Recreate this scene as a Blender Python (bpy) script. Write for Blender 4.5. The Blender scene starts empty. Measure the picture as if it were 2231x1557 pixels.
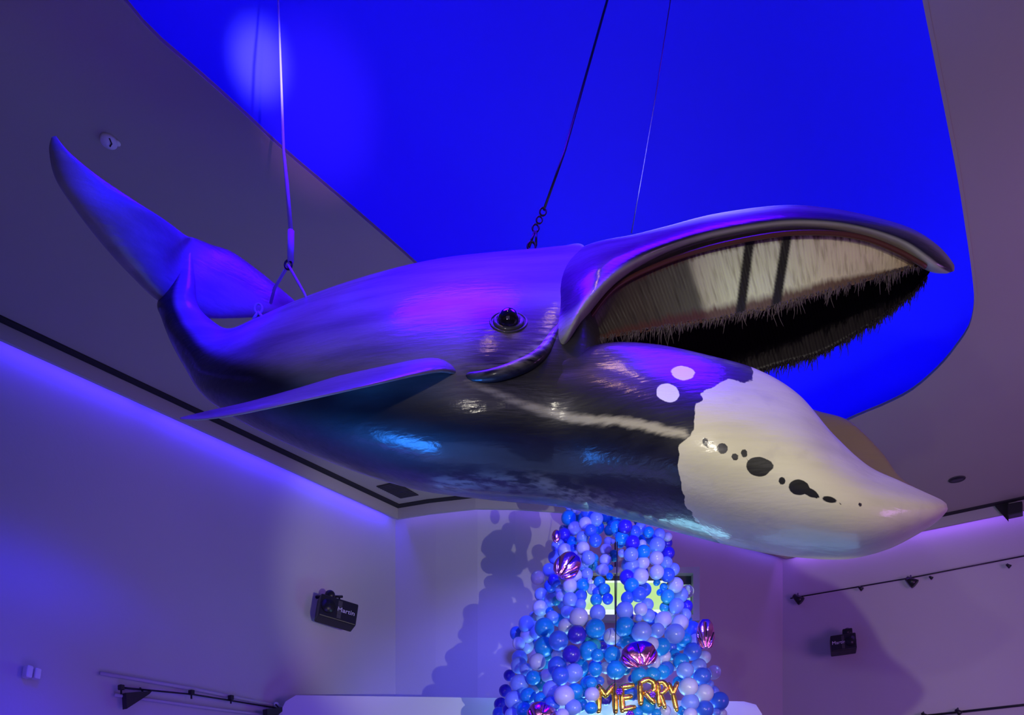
import bpy, bmesh, math, random
import numpy as np
from mathutils import Vector, Matrix
from mathutils.bvhtree import BVHTree

# ------------------------------------------------------------------ camera, world, lights
SC = bpy.context.scene
COL = SC.collection
IMG_W, IMG_H = 2231, 1557
F = 1742.0                      # focal length in pixels
CXP = 1115.5
HOR = 1830.0                    # image row of the horizon
EYE = 1.6
CEIL = 7.6
cam_d = bpy.data.cameras.new('camera')
cam = bpy.data.objects.new('camera', cam_d)
COL.objects.link(cam)
cam.location = (0, 0, EYE)
cam.rotation_euler = (math.pi / 2, 0, 0)
cam_d.sensor_width = 36
cam_d.lens = F / IMG_W * 36
cam_d.shift_y = (HOR - IMG_H / 2) / IMG_W
cam_d.clip_end = 200
SC.camera = cam
SC.view_settings.view_transform = 'Standard'
SC.view_settings.look = 'None'
SC.view_settings.gamma = 1
SC.view_settings.use_curve_mapping = False
SC.view_settings.exposure = 0.0

world = bpy.data.worlds.new('world')
SC.world = world
world.use_nodes = True
wb = world.node_tree.nodes['Background']
wb.inputs[0].default_value = (0.20, 0.17, 0.42, 1)
wb.inputs[1].default_value = 0.16

LIGHTS = []
def area(loc, target, size, energy, color, size_y=None, spread=math.pi):
    d = bpy.data.lights.new('lamp', 'AREA')
    d.energy = energy; d.color = color; d.size = size
    if size_y:
        d.shape = 'RECTANGLE'; d.size_y = size_y
    d.spread = spread
    o = bpy.data.objects.new('area_lamp', d); COL.objects.link(o)
    o.location = loc
    o.rotation_euler = (Vector(target) - Vector(loc)).to_track_quat('-Z', 'Y').to_euler()
    return o
def spot(loc, target, energy, color, angle=60, blend=.3, radius=.05):
    d = bpy.data.lights.new('spot', 'SPOT')
    d.energy = energy; d.color = color; d.spot_size = math.radians(angle)
    d.spot_blend = blend; d.shadow_soft_size = radius
    o = bpy.data.objects.new('spot_lamp', d); COL.objects.link(o)
    o.location = loc
    o.rotation_euler = (Vector(target) - Vector(loc)).to_track_quat('-Z', 'Y').to_euler()
    return o

WARM = (1.0, .93, .76)
# key: neutral projector light coming from behind the viewer, lights the near flank
spot((-2.2, -2.2, 2.6), (2.0, 6.2, 4.6), 330, WARM, 52, .6, .10)
spot((-.5, -1.5, 3.5), (2.1, 5.8, 3.9), 1150, WARM, 34, .8, .06)  # narrow spot added to brighten the chin; also throws the whale's wall shadow
# second projector, front right and low: throws the tree's shadow on the back wall
spot((3.1, 3.5, 2.0), (.3, 11.6, 4.8), 900, (1.0, .95, .85), 37, .45, .03)
# soft violet fill of the hall
area((-1.0, -3.0, 4.0), (0, 8, 4.5), 5.0, 60, (.45, .35, 1.0))
area((9.0, 4.0, 3.0), (7, 15, 4.0), 3.0, 290, (.66, .24, 1.0))
# unseen blue spots added over the whale, in place of light from the dome
spot((-.9, 5.3, 9.0), (-1.1, 6.3, 5.0), 1900, (.06, .001, 1.0), 84, .5, 1.0)
spot((1.8, 5.2, 9.0), (1.6, 6.0, 4.8), 1400, (.07, .001, 1.0), 76, .5, 1.0)
spot((-1.0, 4.0, 7.4), (-3.0, 6.3, 5.4), 1900, (.003, .001, 1.0), 38, .5, .4)
# unseen blue lamps added to colour the walls and the balloons
area((-4.5, 5.0, 2.0), (-7.5, 12.0, 4.0), 2.0, 22, (.20, .12, 1.0))
spot((1.5, 4.5, 7.3), (.9, 11.3, 3.6), 4000, (.11, .11, 1.0), 50, .6, .2)
area((-3.2, 7.4, .9), (-1.0, 14.0, 4.2), 2.0, 70, (.16, .05, 1.0))
# light up through the foot of the tree (cyan-white LED)
area((1.45, 11.9, 2.4), (1.4, 11.6, 6.0), 1.2, 60, (.30, .75, 1.0))
# unseen cyan lamp added low behind, for the glow under the chin
area((3.4, 9.2, 1.3), (3.2, 5.6, 4.0), 2.4, 24, (.30, .60, 1.0))
# unseen blue lamp added near the floor, to be mirrored in the flank
area((-3.2, 6.0, .5), (-1.0, 5.4, 4.3), 1.7, 12, (.02, .22, 1.0), spread=.5)
# two unseen warm lamps added overhead, to make orange glints on the jaw
area((-.38, 3.74, 7.55), (.33, 5.0, 4.48), .20, .35, (1.0, .55, .2), spread=.5)
area((.49, 4.72, 7.55), (.58, 4.96, 4.48), .12, .18, (1.0, .55, .2), spread=.5)
# soft bounce from the floor below the whale
area((-1.5, 6.5, .4), (-.5, 6.2, 5.0), 3.0, 30, (.30, .42, 1.0))

def P(px, py, d):
    """world point at distance d in front of the viewer, seen in direction (px, py)"""
    return Vector(((px - CXP) / F * d, d, EYE + (HOR - py) / F * d))
def PN(a):
    a = np.asarray(a, dtype=float)
    return np.stack([(a[..., 0] - CXP) / F * a[..., 2], a[..., 2], EYE + (HOR - a[..., 1]) / F * a[..., 2]], -1)

# ------------------------------------------------------------------ materials
def mat(name, base=(.5, .5, .5), rough=.5, metal=0, emit=None, es=1, coat=0, coat_r=.1, noise=0, nscale=8,
        trans=0, alpha=1, bump=0, bscale=60, ior=1.45, spec=.5):
    m = bpy.data.materials.new(name); m.use_nodes = True
    nt = m.node_tree; b = nt.nodes['Principled BSDF']
    b.inputs['Base Color'].default_value = (*base, 1)
    b.inputs['Roughness'].default_value = rough
    b.inputs['Metallic'].default_value = metal
    b.inputs['Coat Weight'].default_value = coat
    b.inputs['Coat Roughness'].default_value = coat_r
    b.inputs['Transmission Weight'].default_value = trans
    b.inputs['Alpha'].default_value = alpha
    b.inputs['IOR'].default_value = ior
    b.inputs['Specular IOR Level'].default_value = spec
    if emit:
        b.inputs['Emission Color'].default_value = (*emit, 1)
        b.inputs['Emission Strength'].default_value = es
    tc = nt.nodes.new('ShaderNodeTexCoord')
    if noise:
        n = nt.nodes.new('ShaderNodeTexNoise'); n.inputs['Scale'].default_value = nscale
        n.inputs['Detail'].default_value = 5
        nt.links.new(tc.outputs['Object'], n.inputs['Vector'])
        r = nt.nodes.new('ShaderNodeMix'); r.data_type = 'RGBA'
        r.inputs[6].default_value = (*[c * (1 - noise) for c in base], 1)
        r.inputs[7].default_value = (*[min(1, c * (1 + noise)) for c in base], 1)
        nt.links.new(n.outputs['Fac'], r.inputs[0])
        nt.links.new(r.outputs[2], b.inputs['Base Color'])
    if bump:
        n2 = nt.nodes.new('ShaderNodeTexNoise'); n2.inputs['Scale'].default_value = bscale
        n2.inputs['Detail'].default_value = 4
        nt.links.new(tc.outputs['Object'], n2.inputs['Vector'])
        bp = nt.nodes.new('ShaderNodeBump'); bp.inputs['Strength'].default_value = bump
        bp.inputs['Distance'].default_value = .02
        nt.links.new(n2.outputs['Fac'], bp.inputs['Height'])
        nt.links.new(bp.outputs['Normal'], b.inputs['Normal'])
    return m

M = {}
M['wall'] = mat('wall_paint', (.52, .50, .52), .8, noise=.05, nscale=.7, bump=.08, bscale=25)
M['ceiling'] = mat('ceiling_paint', (.40, .38, .30), .85, noise=.05, nscale=.5, bump=.05, bscale=30)
M['pelmet'] = mat('pelmet_paint', (.42, .41, .40), .7)
M['dark'] = mat('gap_shade_dark', (.02, .02, .025), .8)  # dark colour in place of the shade in gaps
M['dome'] = mat('dome_blue_paint', (.05, .04, .90), .6, spec=.15)
M['floor'] = mat('floor_stone', (.25, .25, .27), .5, noise=.2, nscale=3)
M['partition'] = mat('partition_paint', (.72, .72, .76), .6)
M['black'] = mat('black_plastic', (.012, .012, .016), .45)
M['blackm'] = mat('black_metal', (.03, .03, .035), .35, metal=.6)
M['steel'] = mat('steel_cable', (.45, .45, .5), .35, metal=.8)
M['rope'] = mat('sling_webbing', (.45, .40, .55), .7)
M['white'] = mat('white_plastic', (.75, .75, .75), .4)
M['letter'] = mat('white_print', (.75, .72, .78), .5)
M['frame'] = mat('frame_paint', (.42, .36, .36), .5)
M['pane'] = mat('lit_pane', (.1, .12, .05), .3, emit=(.55, .86, .30), es=.95)
M['pane2'] = mat('screen_pane', (.1, .12, .05), .3, emit=(.35, .62, .55), es=.7)
M['paneline'] = mat('lit_pane_edge', (.1, .12, .05), .3, emit=(.85, .95, .85), es=1.0)
M['grille'] = mat('grille_metal', (.06, .06, .06), .6)
M['eye'] = mat('eye_glass', (.01, .008, .012), .04, coat=1, coat_r=.02)
M['gold'] = mat('gold_foil', (1.0, .66, .12), .28, metal=1, bump=.25, bscale=22)
M['pink'] = mat('pink_foil', (.95, .34, .72), .2, metal=1, bump=.3, bscale=14)
M['purple'] = mat('purple_foil', (.55, .18, .95), .16, metal=1, bump=.3, bscale=30)
BAL = {
    'W': ('pale lavender', (.50, .54, .80)),
    'L': ('periwinkle blue', (.20, .32, .86)),
    'B': ('royal blue', (.045, .14, .72)),
    'S': ('azure blue', (.01, .27, .74)),
    'D': ('cobalt blue', (.035, .02, .50)),
    'T': ('turquoise', (.03, .34, .50)),
}
for k, (n, c) in BAL.items():
    M['bal' + k] = mat(n.replace(' ', '_') + '_latex', c, .30, coat=.25, coat_r=.15, spec=.45)
M['clear'] = mat('clear_film', (.75, .65, .95), .04, trans=.85, ior=1.08, coat=1, coat_r=.02)
M['plate'] = None

def whale_material():
    m = bpy.data.materials.new('painted_whale_skin'); m.use_nodes = True
    nt = m.node_tree; N = nt.nodes; L = nt.links
    b = N['Principled BSDF']
    def attr(n):
        a = N.new('ShaderNodeAttribute'); a.attribute_name = n; return a.outputs['Fac']
    def math_(op, a, c=None, d=None):
        x = N.new('ShaderNodeMath'); x.operation = op
        for i, v in enumerate((a, c, d)):
            if v is None: continue
            if isinstance(v, (int, float)): x.inputs[i].default_value = v
            else: L.new(v, x.inputs[i])
        return x.outputs[0]
    def ramp(v, a, c):
        x = N.new('ShaderNodeMapRange'); x.interpolation_type = 'SMOOTHSTEP'
        L.new(v, x.inputs['Value']); x.inputs['From Min'].default_value = a; x.inputs['From Max'].default_value = c
        return x.outputs['Result']
    def mix(f, a, c):
        x = N.new('ShaderNodeMix'); x.data_type = 'RGBA'
        if isinstance(f, float): x.inputs[0].default_value = f
        else: L.new(f, x.inputs[0])
        for i, v in ((6, a), (7, c)):
            if isinstance(v, tuple): x.inputs[i].default_value = (*v, 1)
            else: L.new(v, x.inputs[i])
        return x.outputs[2]
    tc = N.new('ShaderNodeTexCoord')
    def noise(scale, detail=5, vec=None, dist=0):
        n = N.new('ShaderNodeTexNoise'); n.inputs['Scale'].default_value = scale
        n.inputs['Detail'].default_value = detail; n.inputs['Distortion'].default_value = dist
        L.new(vec or tc.outputs['Object'], n.inputs['Vector']); return n.outputs['Fac']
    mp = N.new('ShaderNodeMapping'); L.new(tc.outputs['Object'], mp.inputs['Vector'])
    mp.inputs['Scale'].default_value = (.45, 1, 2.8)
    n_str = noise(2.2, 8, mp.outputs['Vector'])
    n_fine = noise(26, 4)
    n_edge = noise(11, 5)
    n_fib = noise(16, 7, mp.outputs['Vector'], .15)
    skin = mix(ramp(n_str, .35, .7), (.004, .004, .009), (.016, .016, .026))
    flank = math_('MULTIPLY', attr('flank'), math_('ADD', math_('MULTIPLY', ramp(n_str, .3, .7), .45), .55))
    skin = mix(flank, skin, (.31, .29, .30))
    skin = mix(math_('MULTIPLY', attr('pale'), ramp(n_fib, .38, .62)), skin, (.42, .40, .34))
    skin = mix(math_('MULTIPLY', attr('lip'), ramp(n_str, .1, .5)), skin, (.40, .40, .36))
    # pale stripe along the jaw and other airbrushed marks, distance in attribute
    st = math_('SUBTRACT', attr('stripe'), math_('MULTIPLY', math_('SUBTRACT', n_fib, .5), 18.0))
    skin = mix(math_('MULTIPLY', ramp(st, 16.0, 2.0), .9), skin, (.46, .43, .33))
    wn = mix(ramp(n_str, .3, .7), (.60, .57, .40), (.70, .66, .50))
    wn = mix(math_('MULTIPLY', ramp(noise(5, 6), .56, .75), .28), wn, (.42, .38, .36))
    e = math_('MULTIPLY', math_('SUBTRACT', n_edge, .5), 22.0)
    w = ramp(math_('ADD', attr('white'), e), -1.2, 1.2)
    skin = mix(w, skin, wn)
    skin = mix(attr('inner'), skin, (.23, .15, .11))
    e2 = math_('MULTIPLY', math_('SUBTRACT', n_edge, .5), 9.0)
    skin = mix(ramp(math_('ADD', attr('dot'), e2), -1.0, 1.0), skin, (.74, .73, .70))
    e3 = math_('MULTIPLY', math_('SUBTRACT', n_edge, .5), 5.0)
    skin = mix(ramp(math_('ADD', attr('spot'), e3), -.9, .9), skin, (.014, .014, .012))
    L.new(skin, b.inputs['Base Color'])
    b.inputs['Roughness'].default_value = .42
    rr = math_('ADD', math_('MULTIPLY', n_fib, .30), .34)
    L.new(rr, b.inputs['Roughness'])
    b.inputs['Coat Weight'].default_value = .45
    b.inputs['Specular IOR Level'].default_value = .4
    b.inputs['Coat Roughness'].default_value = .10
    bp = N.new('ShaderNodeBump'); bp.inputs['Strength'].default_value = .14; bp.inputs['Distance'].default_value = .02
    hh = math_('ADD', math_('MULTIPLY', n_fib, 1.0), math_('MULTIPLY', n_fine, .35))
    L.new(hh, bp.inputs['Height']); L.new(bp.outputs['Normal'], b.inputs['Normal'])
    L.new(bp.outputs['Normal'], b.inputs['Coat Normal'])
    return m
M['skin'] = whale_material()

def baleen_material(name, inner=False):
    m = bpy.data.materials.new(name); m.use_nodes = True
    nt = m.node_tree; N = nt.nodes; L = nt.links
    b = N['Principled BSDF']
    def attr(n):
        a = N.new('ShaderNodeAttribute'); a.attribute_name = n; return a.outputs['Fac']
    tc = N.new('ShaderNodeTexCoord')
    cb = N.new('ShaderNodeCombineXYZ')
    mu = N.new('ShaderNodeMath'); mu.operation = 'MULTIPLY'; mu.inputs[1].default_value = 90
    L.new(attr('u'), mu.inputs[0]); L.new(mu.outputs[0], cb.inputs[0])
    mv = N.new('ShaderNodeMath'); mv.operation = 'MULTIPLY'; mv.inputs[1].default_value = 2.0
    L.new(attr('v'), mv.inputs[0]); L.new(mv.outputs[0], cb.inputs[1])
    n = N.new('ShaderNodeTexNoise'); n.inputs['Scale'].default_value = 1; n.inputs['Detail'].default_value = 8
    L.new(cb.outputs[0], n.inputs['Vector'])
    def cr(stops, inp):
        c = N.new('ShaderNodeValToRGB'); el = c.color_ramp.elements
        while len(el) > 1: el.remove(el[-1])
        el[0].position = stops[0][0]; el[0].color = (*stops[0][1], 1)
        for p_, co in stops[1:]:
            e = el.new(p_); e.color = (*co, 1)
        L.new(inp, c.inputs[0]); return c.outputs[0]
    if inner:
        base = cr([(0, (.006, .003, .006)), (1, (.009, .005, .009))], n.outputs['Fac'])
    else:
        # long-way pigment: brown rear plates, then cream ones, rosy towards the tip
        along = cr([(0, (.03, .022, .016)), (.2, (.065, .05, .034)), (.355, (.11, .11, .08)), (.375, (.55, .56, .38)),
                    (.455, (.72, .79, .50)), (.60, (.72, .77, .50)), (.72, (.70, .64, .43)), (.9, (.68, .56, .40)), (1, (.48, .26, .18))], attr('u'))
        streak = cr([(.3, (.45, .42, .38)), (.5, (.95, .95, .95)), (.7, (1, 1, 1))], n.outputs['Fac'])
        mx = N.new('ShaderNodeMix'); mx.data_type = 'RGBA'; mx.blend_type = 'MULTIPLY'; mx.inputs[0].default_value = .75
        L.new(along, mx.inputs[6]); L.new(streak, mx.inputs[7])
        # gum along the top edge and stained lower edge
        ad = N.new('ShaderNodeMath'); ad.operation = 'MULTIPLY_ADD'; ad.inputs[1].default_value = .22; 
        L.new(n.outputs['Fac'], ad.inputs[0]); L.new(attr('v'), ad.inputs[2])
        ed = cr([(0, (.9, .9, .9)), (.16, (.9, .9, .9)), (.24, (0, 0, 0)), (.88, (0, 0, 0)), (.98, (.85, .85, .85)), (1, (.9, .9, .9))], ad.outputs[0])
        m2 = N.new('ShaderNodeMix'); m2.data_type = 'RGBA'
        L.new(ed, m2.inputs[0]); L.new(mx.outputs[2], m2.inputs[6]); m2.inputs[7].default_value = (.085, .028, .020, 1)
        m3 = N.new('ShaderNodeMix'); m3.data_type = 'RGBA'
        L.new(attr('gap'), m3.inputs[0]); L.new(m2.outputs[2], m3.inputs[6]); m3.inputs[7].default_value = (.022, .021, .016, 1)
        base = m3.outputs[2]
    L.new(base, b.inputs['Base Color'])
    b.inputs['Roughness'].default_value = .5
    b.inputs['Specular IOR Level'].default_value = .3
    bp = N.new('ShaderNodeBump'); bp.inputs['Strength'].default_value = .5; bp.inputs['Distance'].default_value = .01
    L.new(n.outputs['Fac'], bp.inputs['Height']); L.new(bp.outputs['Normal'], b.inputs['Normal'])
    return m
M['baleen'] = baleen_material('baleen_plates')
M['baleen_in'] = baleen_material('baleen_inner', True)
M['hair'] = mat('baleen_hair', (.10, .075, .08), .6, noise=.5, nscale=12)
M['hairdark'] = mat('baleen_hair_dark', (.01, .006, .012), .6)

# ------------------------------------------------------------------ helpers
def setp(o, label=None, cat=None, group=None, kind=None):
    if label: o['label'] = label
    if cat: o['category'] = cat
    if group: o['group'] = group
    if kind: o['kind'] = kind
    return o
def empty(name, loc, label, cat, group=None):
    o = bpy.data.objects.new(name, None); COL.objects.link(o)
    o.location = loc; o.empty_display_size = .1
    return setp(o, label, cat, group)
def mesh(name, verts, faces, m, parent=None, smooth=False, attrs=None, recalc=True):
    me = bpy.data.meshes.new(name)
    me.from_pydata([tuple(map(float, v)) for v in verts], [], faces)
    if recalc:
        bm = bmesh.new(); bm.from_mesh(me); bmesh.ops.recalc_face_normals(bm, faces=bm.faces); bm.to_mesh(me); bm.free()
    if smooth: me.polygons.foreach_set('use_smooth', [True] * len(me.polygons))
    if attrs:
        for k, v in attrs.items():
            a = me.attributes.new(k, 'FLOAT', 'POINT'); a.data.foreach_set('value', np.asarray(v, dtype=np.float32))
    for mm in (m if isinstance(m, (list, tuple)) else [m]): me.materials.append(mm)
    o = bpy.data.objects.new(name, me); COL.objects.link(o)
    if parent:
        o.parent = parent
        o.matrix_parent_inverse = Matrix.Translation(parent.location).inverted() @ Matrix.Identity(4) if parent.type == 'EMPTY' and parent.parent is None else Matrix.Identity(4)
    me.update()
    return o
class MB:
    """collects shapes given in world space into one mesh"""
    def __init__(s): s.v = []; s.f = []
    def add(s, v, f):
        n = len(s.v); s.v += [tuple(a) for a in v]; s.f += [tuple(i + n for i in q) for q in f]; return s
    def box(s, c, size, R=None, bev=0):
        bm = bmesh.new(); bmesh.ops.create_cube(bm, size=1)
        bmesh.ops.scale(bm, vec=size, verts=bm.verts)
        if bev: bmesh.ops.bevel(bm, geom=list(bm.edges), offset=bev, segments=2, affect='EDGES', profile=.5)
        R = R or Matrix.Identity(3)
        v = [R @ x.co + Vector(c) for x in bm.verts]; bm.verts.index_update()
        f = [[x.index for x in q.verts] for q in bm.faces]; bm.free()
        return s.add(v, f)
    def tube(s, pts, r, n=8, closed=False):
        pts = [Vector(p) for p in pts]; k = len(pts)
        rs = r if isinstance(r, (list, tuple)) else [r] * k
        V = []; Fc = []
        prev = None
        for i, p in enumerate(pts):
            t = (pts[(i + 1) % k] - pts[i - 1]) if closed else (pts[min(i + 1, k - 1)] - pts[max(i - 1, 0)])
            t.normalize()
            if prev is None:
                a = t.cross(Vector((0, 0, 1)))
                if a.length < .05: a = t.cross(Vector((1, 0, 0)))
            else: a = prev - t * prev.dot(t)
            a.normalize(); prev = a; b = t.cross(a)
            for j in range(n):
                q = 2 * math.pi * j / n
                V.append(p + (a * math.cos(q) + b * math.sin(q)) * rs[i])
        m = k if closed else k - 1
        for i in range(m):
            for j in range(n):
                i2 = (i + 1) % k
                Fc.append((i * n + j, i * n + (j + 1) % n, i2 * n + (j + 1) % n, i2 * n + j))
        if not closed:
            Fc.append(tuple(range(n))[::-1]); Fc.append(tuple((k - 1) * n + j for j in range(n)))
        return s.add(V, Fc)
    def sphere(s, c, r, seg=20, rings=12, sc=(1, 1, 1), R=None):
        V = [Vector((0, 0, 1))]; Fc = []
        for i in range(1, rings):
            th = math.pi * i / rings
            for j in range(seg):
                ph = 2 * math.pi * j / seg
                V.append(Vector((math.sin(th) * math.cos(ph), math.sin(th) * math.sin(ph), math.cos(th))))
        V.append(Vector((0, 0, -1))); last = len(V) - 1
        for j in range(seg):
            Fc.append((0, 1 + j, 1 + (j + 1) % seg))
            for i in range(rings - 2):
                a = 1 + i * seg; Fc.append((a + j, a + seg + j, a + seg + (j + 1) % seg, a + (j + 1) % seg))
            a = 1 + (rings - 2) * seg; Fc.append((a + j, last, a + (j + 1) % seg))
        R = R or Matrix.Identity(3)
        return s.add([R @ Vector((v.x * r * sc[0], v.y * r * sc[1], v.z * r * sc[2])) + Vector(c) for v in V], Fc)
    def disc(s, c, r, h, n=28, R=None):
        R = R or Matrix.Identity(3); V = []; 
        for z in (0, h):
            for j in range(n):
                q = 2 * math.pi * j / n; V.append(R @ Vector((r * math.cos(q), r * math.sin(q), z)) + Vector(c))
        Fc = [tuple(range(n))[::-1], tuple(range(n, 2 * n))] + [(j, (j + 1) % n, n + (j + 1) % n, n + j) for j in range(n)]
        return s.add(V, Fc)
    def build(s, name, m, parent=None, smooth=False):
        return mesh(name, s.v, s.f, m, parent, smooth)

def catmull(a, per, closed=False):
    """a: (n,k) control rows -> interpolated rows"""
    a = np.asarray(a, dtype=float); n = len(a); out = []
    rng = range(n if closed else n - 1)
    for i in rng:
        if closed: p0, p1, p2, p3 = a[i - 1], a[i], a[(i + 1) % n], a[(i + 2) % n]
        else: p0, p1, p2, p3 = a[max(i - 1, 0)], a[i], a[i + 1], a[min(i + 2, n - 1)]
        for t in np.arange(per) / per:
            out.append(.5 * (2 * p1 + (p2 - p0) * t + (2 * p0 - 5 * p1 + 4 * p2 - p3) * t * t + (3 * p1 - p0 - 3 * p2 + p3) * t ** 3))
    if not closed: out.append(a[-1])
    return np.array(out)

# ------------------------------------------------------------------ room shell
def rot2(v, a): return Vector((v[0] * math.cos(a) - v[1] * math.sin(a), v[0] * math.sin(a) + v[1] * math.cos(a)))
PEL = [Vector(p) for p in [(-15.8, -4.0), (-2.06, 14.42), (-1.45, 14.19), (-.64, 13.98), (.08, 14.0), (1.4, 14.22), (2.81, 14.72), (4.3, 15.6), (5.66, 16.46), (20.5, 5.76)]]
def offset(poly, d):
    out = []
    for i, p in enumerate(poly):
        ns = []
        if i > 0: t = (p - poly[i - 1]).normalized(); ns.append(Vector((-t.y, t.x)))
        if i < len(poly) - 1: t = (poly[i + 1] - p).normalized(); ns.append(Vector((-t.y, t.x)))
        n = sum(ns, Vector((0, 0))).normalized()
        out.append(p + n * d / max(.3, n.dot(ns[0])))
    return out
WALL = offset(PEL, .24)
def prism_strip(poly_a, poly_b, z0, z1):
    """solid band between two plan polylines"""
    V = []; Fc = []; n = len(poly_a)
    for z in (z0, z1):
        for q in (poly_a, poly_b):
            V += [(p.x, p.y, z) for p in q]
    A0, B0, A1, B1 = 0, n, 2 * n, 3 * n
    for i in range(n - 1):
        Fc += [(A0 + i, A0 + i + 1, A1 + i + 1, A1 + i), (B0 + i, B1 + i, B1 + i + 1, B0 + i + 1),
               (A0 + i, B0 + i, B0 + i + 1, A0 + i + 1), (A1 + i, A1 + i + 1, B1 + i + 1, B1 + i)]
    Fc += [(A0, A1, B1, B0), (A0 + n - 1, B0 + n - 1, B1 + n - 1, A1 + n - 1)]
    return V, Fc
def band(name, a, b, z0, z1, m, **kw):
    v, f = prism_strip(a, b, z0, z1)
    return setp(mesh(name, v, f, m), kind='structure')
WOUT = offset(PEL, .46)
band('wall_left', WALL[0:2], WOUT[0:2], 0, CEIL, M['wall'])
band('wall_back', WALL[1:9], WOUT[1:9], 0, CEIL, M['wall'])
band('wall_right', WALL[8:10], WOUT[8:10], 0, CEIL, M['wall'])
PIN = offset(PEL, .05)
band('trim_1', PEL[0:2], PIN[0:2], CEIL - .2, CEIL, M['pelmet'])
band('trim_2', PEL[1:9], PIN[1:9], CEIL - .2, CEIL, M['pelmet'])
band('trim_3', PEL[8:10], PIN[8:10], CEIL - .2, CEIL, M['pelmet'])
GIN = offset(PEL, -.012); GO = offset(PEL, -.13)
band('trim_4', GO[0:2], GIN[0:2], CEIL - .02, CEIL + .002, M['dark'])  # flat dark strips stand in for the shadow gap beside the pelmet
band('trim_5', GO[1:9], GIN[1:9], CEIL - .02, CEIL + .002, M['dark'])
band('trim_6', GO[8:10], GIN[8:10], CEIL - .02, CEIL + .002, M['dark'])
fl = mesh('floor', [(-20, -8, -.1), (22, -8, -.1), (22, 20, -.1), (-20, 20, -.1), (-20, -8, 0), (22, -8, 0), (22, 20, 0), (-20, 20, 0)],
          [(0, 3, 2, 1), (4, 5, 6, 7), (0, 1, 5, 4), (1, 2, 6, 5), (2, 3, 7, 6), (3, 0, 4, 7)], M['floor'])
setp(fl, kind='structure')

# ceiling with the rounded opening of the lit dome
H = CEIL - EYE
def onC(px, py, z=CEIL):
    d = (z - EYE) * F / (HOR - py); return Vector(((px - CXP) / F * d, d, z))
u = Vector((.5629, .8265)); v_ = Vector((u.y, -u.x))       # along / across the opening
# opening measured from its left edge line through (270,0) and right line
pL = onC(620, 330).xy; pR = onC(2100, 480).xy; pF = onC(1990, 850).xy
width = (pR - pL).dot(v_)
# fit: control points on the right-hand, far rounded corner
right_pts = [onC(a, b).xy for a, b in [(2008, -10), (2030, 100), (2060, 250), (2085, 380), (2104, 500), (2118, 600), (2122, 660), (2112, 710), (2090, 745), (2050, 795), (1990, 848), (1930, 880), (1865, 907)]]
left_pts = [onC(a, b).xy for a, b in [(252, -20), (330, 70), (430, 157), (530, 246), (620, 330), (760, 448), (900, 570), (1000, 664), (1120, 780)]]
back_r = right_pts[0] - u * 9; back_l = left_pts[0] - u * 9
far = [pF * 1.0]
e1 = left_pts[-1] + u * 1.2
mid1 = onC(1330, 950).xy
mid2 = onC(1480, 1010).xy; mid3 = onC(1620, 1005).xy; mid4 = onC(1760, 955).xy
loop = [back_l, back_l + u * 4, left_pts[0] - u * 2.4, left_pts[0] - u * 1.0, left_pts[0] - u * .4, left_pts[0]] + left_pts[1:] + [onC(1210, 862).xy, mid1, mid2, mid3, mid4] + right_pts[::-1] + [right_pts[0] - u * .4, right_pts[0] - u * 1.0, right_pts[0] - u * 2.4, back_r + u * 4, back_r]
ctrl = np.array([(p.x, p.y) for p in loop])
ctrl_d = np.vstack([catmull(ctrl, 6), ])
OPEN = [Vector(p) for p in ctrl_d]
def resample(poly, n):
    seg = [(poly[(i + 1) % len(poly)] - poly[i]).length for i in range(len(poly))]
    tot = sum(seg); out = []; acc = 0; j = 0
    for k in range(n):
        t = tot * k / n
        while acc + seg[j] < t: acc += seg[j]; j += 1
        out.append(poly[j].lerp(poly[(j + 1) % len(poly)], (t - acc) / max(seg[j], 1e-9)))
    return out
OPEN = resample(OPEN, 260)
def off_closed(poly, d):
    out = []; n = len(poly)
    ar = sum(poly[i].x * poly[(i + 1) % n].y - poly[(i + 1) % n].x * poly[i].y for i in range(n))
    s = 1 if ar < 0 else -1
    for i in range(n):
        t = (poly[(i + 1) % n] - poly[i - 1]).normalized(); out.append(poly[i] + Vector((-t.y, t.x)) * d * s)
    return out
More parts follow.
